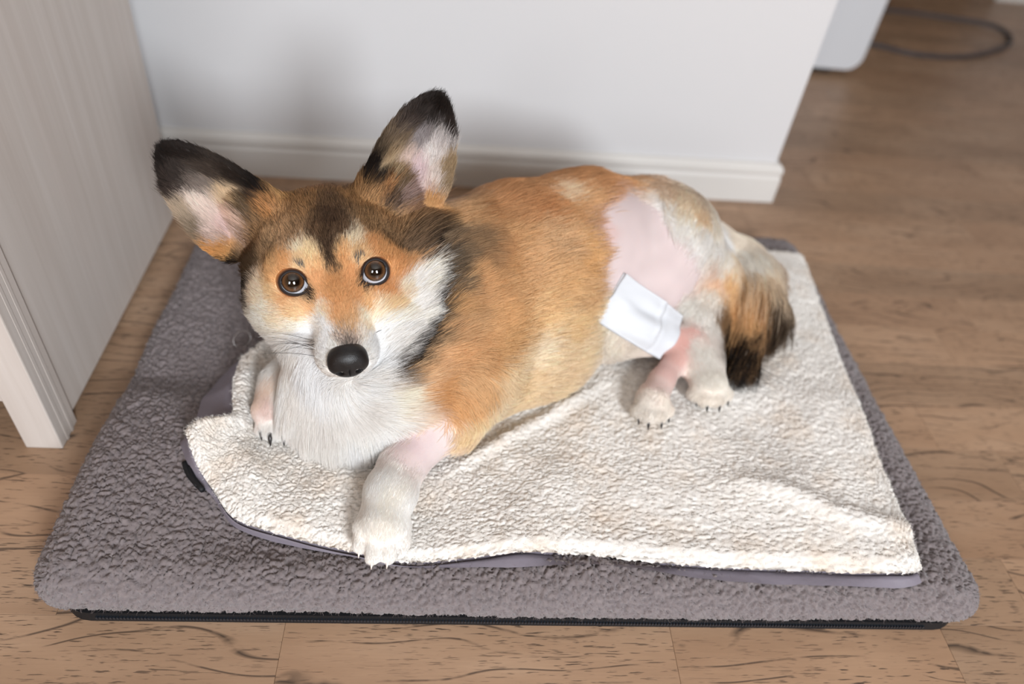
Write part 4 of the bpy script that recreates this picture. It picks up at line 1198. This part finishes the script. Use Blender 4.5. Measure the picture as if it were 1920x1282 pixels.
m_lid = mat_new('eyelid', None, 0.6, 0.25)
t = NT(m_lid)
t.col(t.new('ShaderNodeAttribute', attribute_name='coat').outputs['Color'])
for s in (-1, 1):
    EF, ec = eye_frame(s)
    rot = Matrix([[EF[i, j] for j in range(3)] for i in range(3)]).to_4x4()
    bm = bmesh.new()
    bmesh.ops.create_uvsphere(bm, u_segments=40, v_segments=28, radius=EYE_R / 100)
    for v in bm.verts:                     # slight corneal bulge round the gaze axis
        rr = math.hypot(v.co.x, v.co.y) / (EYE_R / 100)
        if v.co.z > 0 and rr < 0.72:
            v.co *= 1 + 0.045 * (1 - (rr / 0.72) ** 2)
    eye = link_obj('eye', bm_mesh('eye', bm, True), dog_root, m_eye)
    eye_m = Matrix.Translation(Vector(ec - dog_root_inv)) @ rot
    eye.matrix_local = eye_m
    # eyelids: a dark rimmed skin over the eyeball with an almond opening
    op = spline(LID[s] + [LID[s][0]], 57)[:-1] / 1000.0
    R0 = EYE_R / 100 * 1.02
    vs_, cols, fs = [], [], []
    RINGS = [(0.0, 1.020, (24, 18, 18)), (0.01, 1.05, (28, 21, 20)), (0.06, 1.08, (30, 22, 21)), (0.12, 1.095, (42, 30, 26)), (0.20, 1.095, (105, 70, 48)), (0.36, 1.07, (205, 145, 95)), (0.85, 1.00, (210, 150, 100))]
    for j, (g, rr, c) in enumerate(RINGS):
        for x, y in op:
            r = math.hypot(x, y); ph = math.atan2(y, x)
            if r < 0.8 * R0:                     # on the eyeball
                th = math.asin(r / R0) + g
                q = (R0 * rr * math.sin(th), R0 * rr * math.cos(th))
            else:                                # the corner runs out flat towards the nose
                th = math.asin(0.8) + g
                q = (R0 * rr * math.sin(th) + (r - 0.8 * R0), R0 * rr * math.cos(th) + 0.15 * (r - 0.8 * R0))
            vs_.append((q[0] * math.cos(ph), q[0] * math.sin(ph), q[1]))
            cols.append(c)
    N = len(op)
    for j in range(len(RINGS) - 1):
        for i in range(N):
            i2 = (i + 1) % N
            fs.append((j * N + i, (j + 1) * N + i, (j + 1) * N + i2, j * N + i2))
    me = mesh_np('eyelid', np.array(vs_), fs)
    a = me.color_attributes.new('coat', 'FLOAT_COLOR', 'POINT')
    cv = np.ones((len(vs_), 4), np.float32); cv[:, :3] = lin(np.array(cols)); a.data.foreach_set('color', cv.ravel())
    lid = link_obj('eyelid', me, dog_root, m_lid)
    lid.matrix_local = eye_m

# --- nose leather with nostrils (its own small distance field, head-local centimetres)
ax_ = [np.arange(-2.4, 2.4, 0.055), np.arange(5.8, 9.4, 0.055), np.arange(-5.2, -1.2, 0.055)]
G = np.stack(np.meshgrid(*ax_, indexing='ij'), -1)
def e_sd(c, r, rot=0.0):
    q = G - np.array(c)
    if rot:
        cs, sn = math.cos(rot), math.sin(rot)
        q = np.stack([q[..., 0] * cs + q[..., 2] * sn, q[..., 1], -q[..., 0] * sn + q[..., 2] * cs], -1)
    q = q / np.array(r)
    k0 = np.sqrt((q ** 2).sum(-1)); k1 = np.sqrt(((q / np.array(r)) ** 2).sum(-1)) + 1e-9
    return k0 * (k0 - 1) / k1
nose_f = smin(e_sd((0, 7.35, -2.80), (1.70, 1.25, 1.22)), e_sd((0, 7.75, -3.65), (1.32, 0.88, 0.92)), 0.5)
for s in (-1, 1):
    nose_f = smin(nose_f, e_sd((s * 0.95, 7.75, -3.25), (0.78, 0.72, 0.82)), 0.35)
for s in (-1, 1):
    nose_f = -smin(-nose_f, e_sd((s * 0.82, 8.50, -3.55), (0.36, 0.55, 0.27), -s * 0.5), 0.14)
    nose_f = -smin(-nose_f, e_sd((s * 1.38, 8.15, -3.80), (0.42, 0.5, 0.12), s * 0.45), 0.12)
nose_f = -smin(-nose_f, e_sd((0, 8.75, -3.8), (0.07, 0.35, 0.9)), 0.12)
NV, NF = surface_nets(nose_f.astype(np.float32), np.array([-2.4, 5.8, -5.2]), 0.055)
m_nose = mat_new('nose_leather', srgb(20, 18, 19), 0.42, 0.45)
t = NT(m_nose)
vor = t.new('ShaderNodeTexVoronoi', feature='DISTANCE_TO_EDGE'); t.link(t.coord('Object'), vor.inputs['Vector']); vor.inputs['Scale'].default_value = 900
t.nrm(t.bump(vor.outputs['Distance'], 0.35, 0.0006))
link_obj('nose', mesh_np('nose', hl(NV) - dog_root_inv, NF), dog_root, m_nose)

# --- whiskers
wh = []
for s in (-1, 1):
    for i in range(13):
        b = np.array((s * (2.1 + 0.5 * random.random()), 3.6 + 2.2 * random.random(), -3.4 - 1.3 * random.random()))
        L = 3.0 + 3.2 * random.random()
        d = np.array((s * 1.0, -0.25 - 0.5 * random.random(), -0.25 + 0.7 * random.random()))
        d /= np.linalg.norm(d)
        pts = [hl(b + d * L * u + np.array((0, 0, -0.9 * u * u)) * L * 0.25) for u in np.linspace(0, 1, 5)]
        wh.append(pts)
for bx, by, bz, sgn in ((-2.75, 0.6, 1.75, -1), (2.30, 0.6, 1.85, 1)):          # dark brow hairs
    near = to_head(DV[np.linalg.norm(DV - hl((bx, by, bz)), axis=1) < 0.02])
    for i in range(26):
        b = np.array((bx + random.gauss(0, 0.30), by, bz + random.gauss(0, 0.42)))
        b = near[np.argmin(((near - b) ** 2).sum(1))]
        d = np.array((sgn * 0.15 + random.gauss(0, 0.12), -0.35, 1.0)); d /= np.linalg.norm(d)
        L = 0.6 + 0.35 * random.random()
        wh.append([hl(b + d * L * u + np.array((0, 0.25, 0)) * u * (1 - u)) for u in np.linspace(0, 1, 5)])
n_dark = 52
wh = np.array(wh)
wc = np.where(RNG.random(len(wh)) < 0.55, 0.03, 0.6); wc[-n_dark:] = 0.09
hair_object('whiskers', wh - dog_root_inv, np.array([0.00022, 0.0002, 0.00017, 0.00012, 0.00005])[None], np.repeat(np.repeat(wc[:, None, None], 5, 1), 3, 2), strand_material('whisker', 0.4, 0.4), dog_root)

# --- claws
def claw(base, tip, r, mat):
    base = np.array(base); tip = np.array(tip)
    mid = (base + tip) / 2 + np.array((0, 0, 0.25 * np.linalg.norm(tip - base)))
    path = spline([base, mid, tip], 7)
    v, fc = tube_arrays(path - dog_root_inv, np.array([r, r, 0.95 * r, 0.85 * r, 0.7 * r, 0.45 * r, 0.12 * r]), 8)
    return link_obj('claw', mesh_np('claw', np.array(v), fc), dog_root, mat)
m_claw_d = mat_new('dark_claw', srgb(34, 30, 30), 0.35, 0.5)
m_claw_l = mat_new('pale_claw', srgb(228, 218, 208), 0.45, 0.5)
for x, y in ((-0.0612, 0.3670), (-0.0490, 0.3560), (-0.0355, 0.3570), (-0.0235, 0.3715)):
    claw((x, y + 0.006, 0.081), (x - 0.001, y - 0.0035, 0.0752), 0.0019, m_claw_l)
for x, y in ((0.219, 0.5360), (0.2285, 0.5290), (0.2435, 0.5310), (0.2535, 0.5400)):
    claw((x, y + 0.006, 0.085), (x + 0.001, y - 0.0045, 0.077), 0.0026, m_claw_d)
for x, y in ((0.290, 0.5660), (0.3005, 0.5580), (0.315, 0.5590), (0.3275, 0.5690)):
    claw((x, y + 0.006, 0.085), (x + 0.0015, y - 0.0045, 0.077), 0.0028, m_claw_d)
for x, y in ((-0.1735, 0.4980), (-0.1635, 0.4910), (-0.1505, 0.4920), (-0.1430, 0.5010)):
    claw((x, y + 0.006, 0.085), (x + 0.002, y - 0.006, 0.077), 0.0030, m_claw_d)
# ---------------------------------------------------------------- white adhesive dressing on the clipped hind leg
from mathutils.bvhtree import BVHTree
tree = BVHTree.FromPolygons([tuple(v) for v in DV], [tuple(int(i) for i in q) for q in DF])
DA, DB, DC, DD = [np.array(q) for q in ((0.192, 0.634, 0.204), (0.284, 0.654, 0.131), (0.252, 0.609, 0.103), (0.163, 0.602, 0.163))]
dn = np.cross(DC - DA, DB - DD); dn /= np.linalg.norm(dn)
if dn[1] > 0: dn = -dn
nu_, nv_ = 46, 30
dp = np.zeros((nu_, nv_, 3)); dh = np.zeros((nu_, nv_))
for i in range(nu_):
    a = i / (nu_ - 1)
    for j in range(nv_):
        b = j / (nv_ - 1)
        q = (1 - a) * ((1 - b) * DA + b * DD) + a * ((1 - b) * DB + b * DC)
        hit = tree.ray_cast(Vector(q + dn * 0.06), Vector(-dn), 0.085)
        dp[i, j] = q
        dh[i, j] = 0.06 - hit[3] if hit[0] is not None else -0.02
# drape: relax where the leg falls away under the sheet
base_h = dh.copy()
for _ in range(120):
    p = np.pad(dh, 1, 'edge')
    sm = (p[:-2, 1:-1] + p[2:, 1:-1] + p[1:-1, :-2] + p[1:-1, 2:]) / 4
    dh = np.maximum(base_h, sm)
aa, bb = np.meshgrid(np.linspace(0, 1, nu_), np.linspace(0, 1, nv_), indexing='ij')
pad = np.exp(-(((aa - 0.50) / 0.34) ** 4 + ((bb - 0.68) / 0.27) ** 4))
Pn = dp.reshape(-1, 3)
wr = vnoise(np.stack([aa.ravel() * 4 + bb.ravel() * 3, bb.ravel() * 5, 0 * aa.ravel()], 1), 1.0, 5).reshape(nu_, nv_)
fold = np.exp(-((aa - 0.62 - 0.12 * bb) / 0.035) ** 2) * (1 - smooth01(0.55, 0.8, bb)) - 0.6 * np.exp(-((aa - 0.69 - 0.12 * bb) / 0.03) ** 2)
off = 0.0035 + 0.0095 * pad + 0.0020 * wr + 0.0022 * fold
top = dp + dn * (dh + off)[..., None]
bot = dp + dn * (dh + 0.0008)[..., None]
d_o = np.array((0.23, 0.63, 0.10))
m_dress = mat_new('dressing', srgb(204, 207, 212), 0.6, 0.25)
t = NT(m_dress); t.nrm(t.bump(t.noise(t.coord('Object'), 500, 2, 0.5), 0.12, 0.0006))
NVv = nu_ * nv_
fcs = grid_faces(nu_, nv_).tolist()
fb = [[NVv + k for k in reversed(q)] for q in fcs]
ring_i = [i * nv_ for i in range(nu_)] + [(nu_ - 1) * nv_ + j for j in range(1, nv_)] + [i * nv_ + nv_ - 1 for i in range(nu_ - 2, -1, -1)] + [j for j in range(nv_ - 2, 0, -1)]
side = [[ring_i[k], ring_i[(k + 1) % len(ring_i)], NVv + ring_i[(k + 1) % len(ring_i)], NVv + ring_i[k]] for k in range(len(ring_i))]
me = mesh_np('dressing', np.concatenate([top.reshape(-1, 3), bot.reshape(-1, 3)]) - d_o, fcs + fb + side)
dress = link_obj('wound_dressing', me, None, m_dress)
dress.location = tuple(d_o)
tag(dress, 'white adhesive wound dressing stuck over the knee of the clipped hind leg', 'bandage')
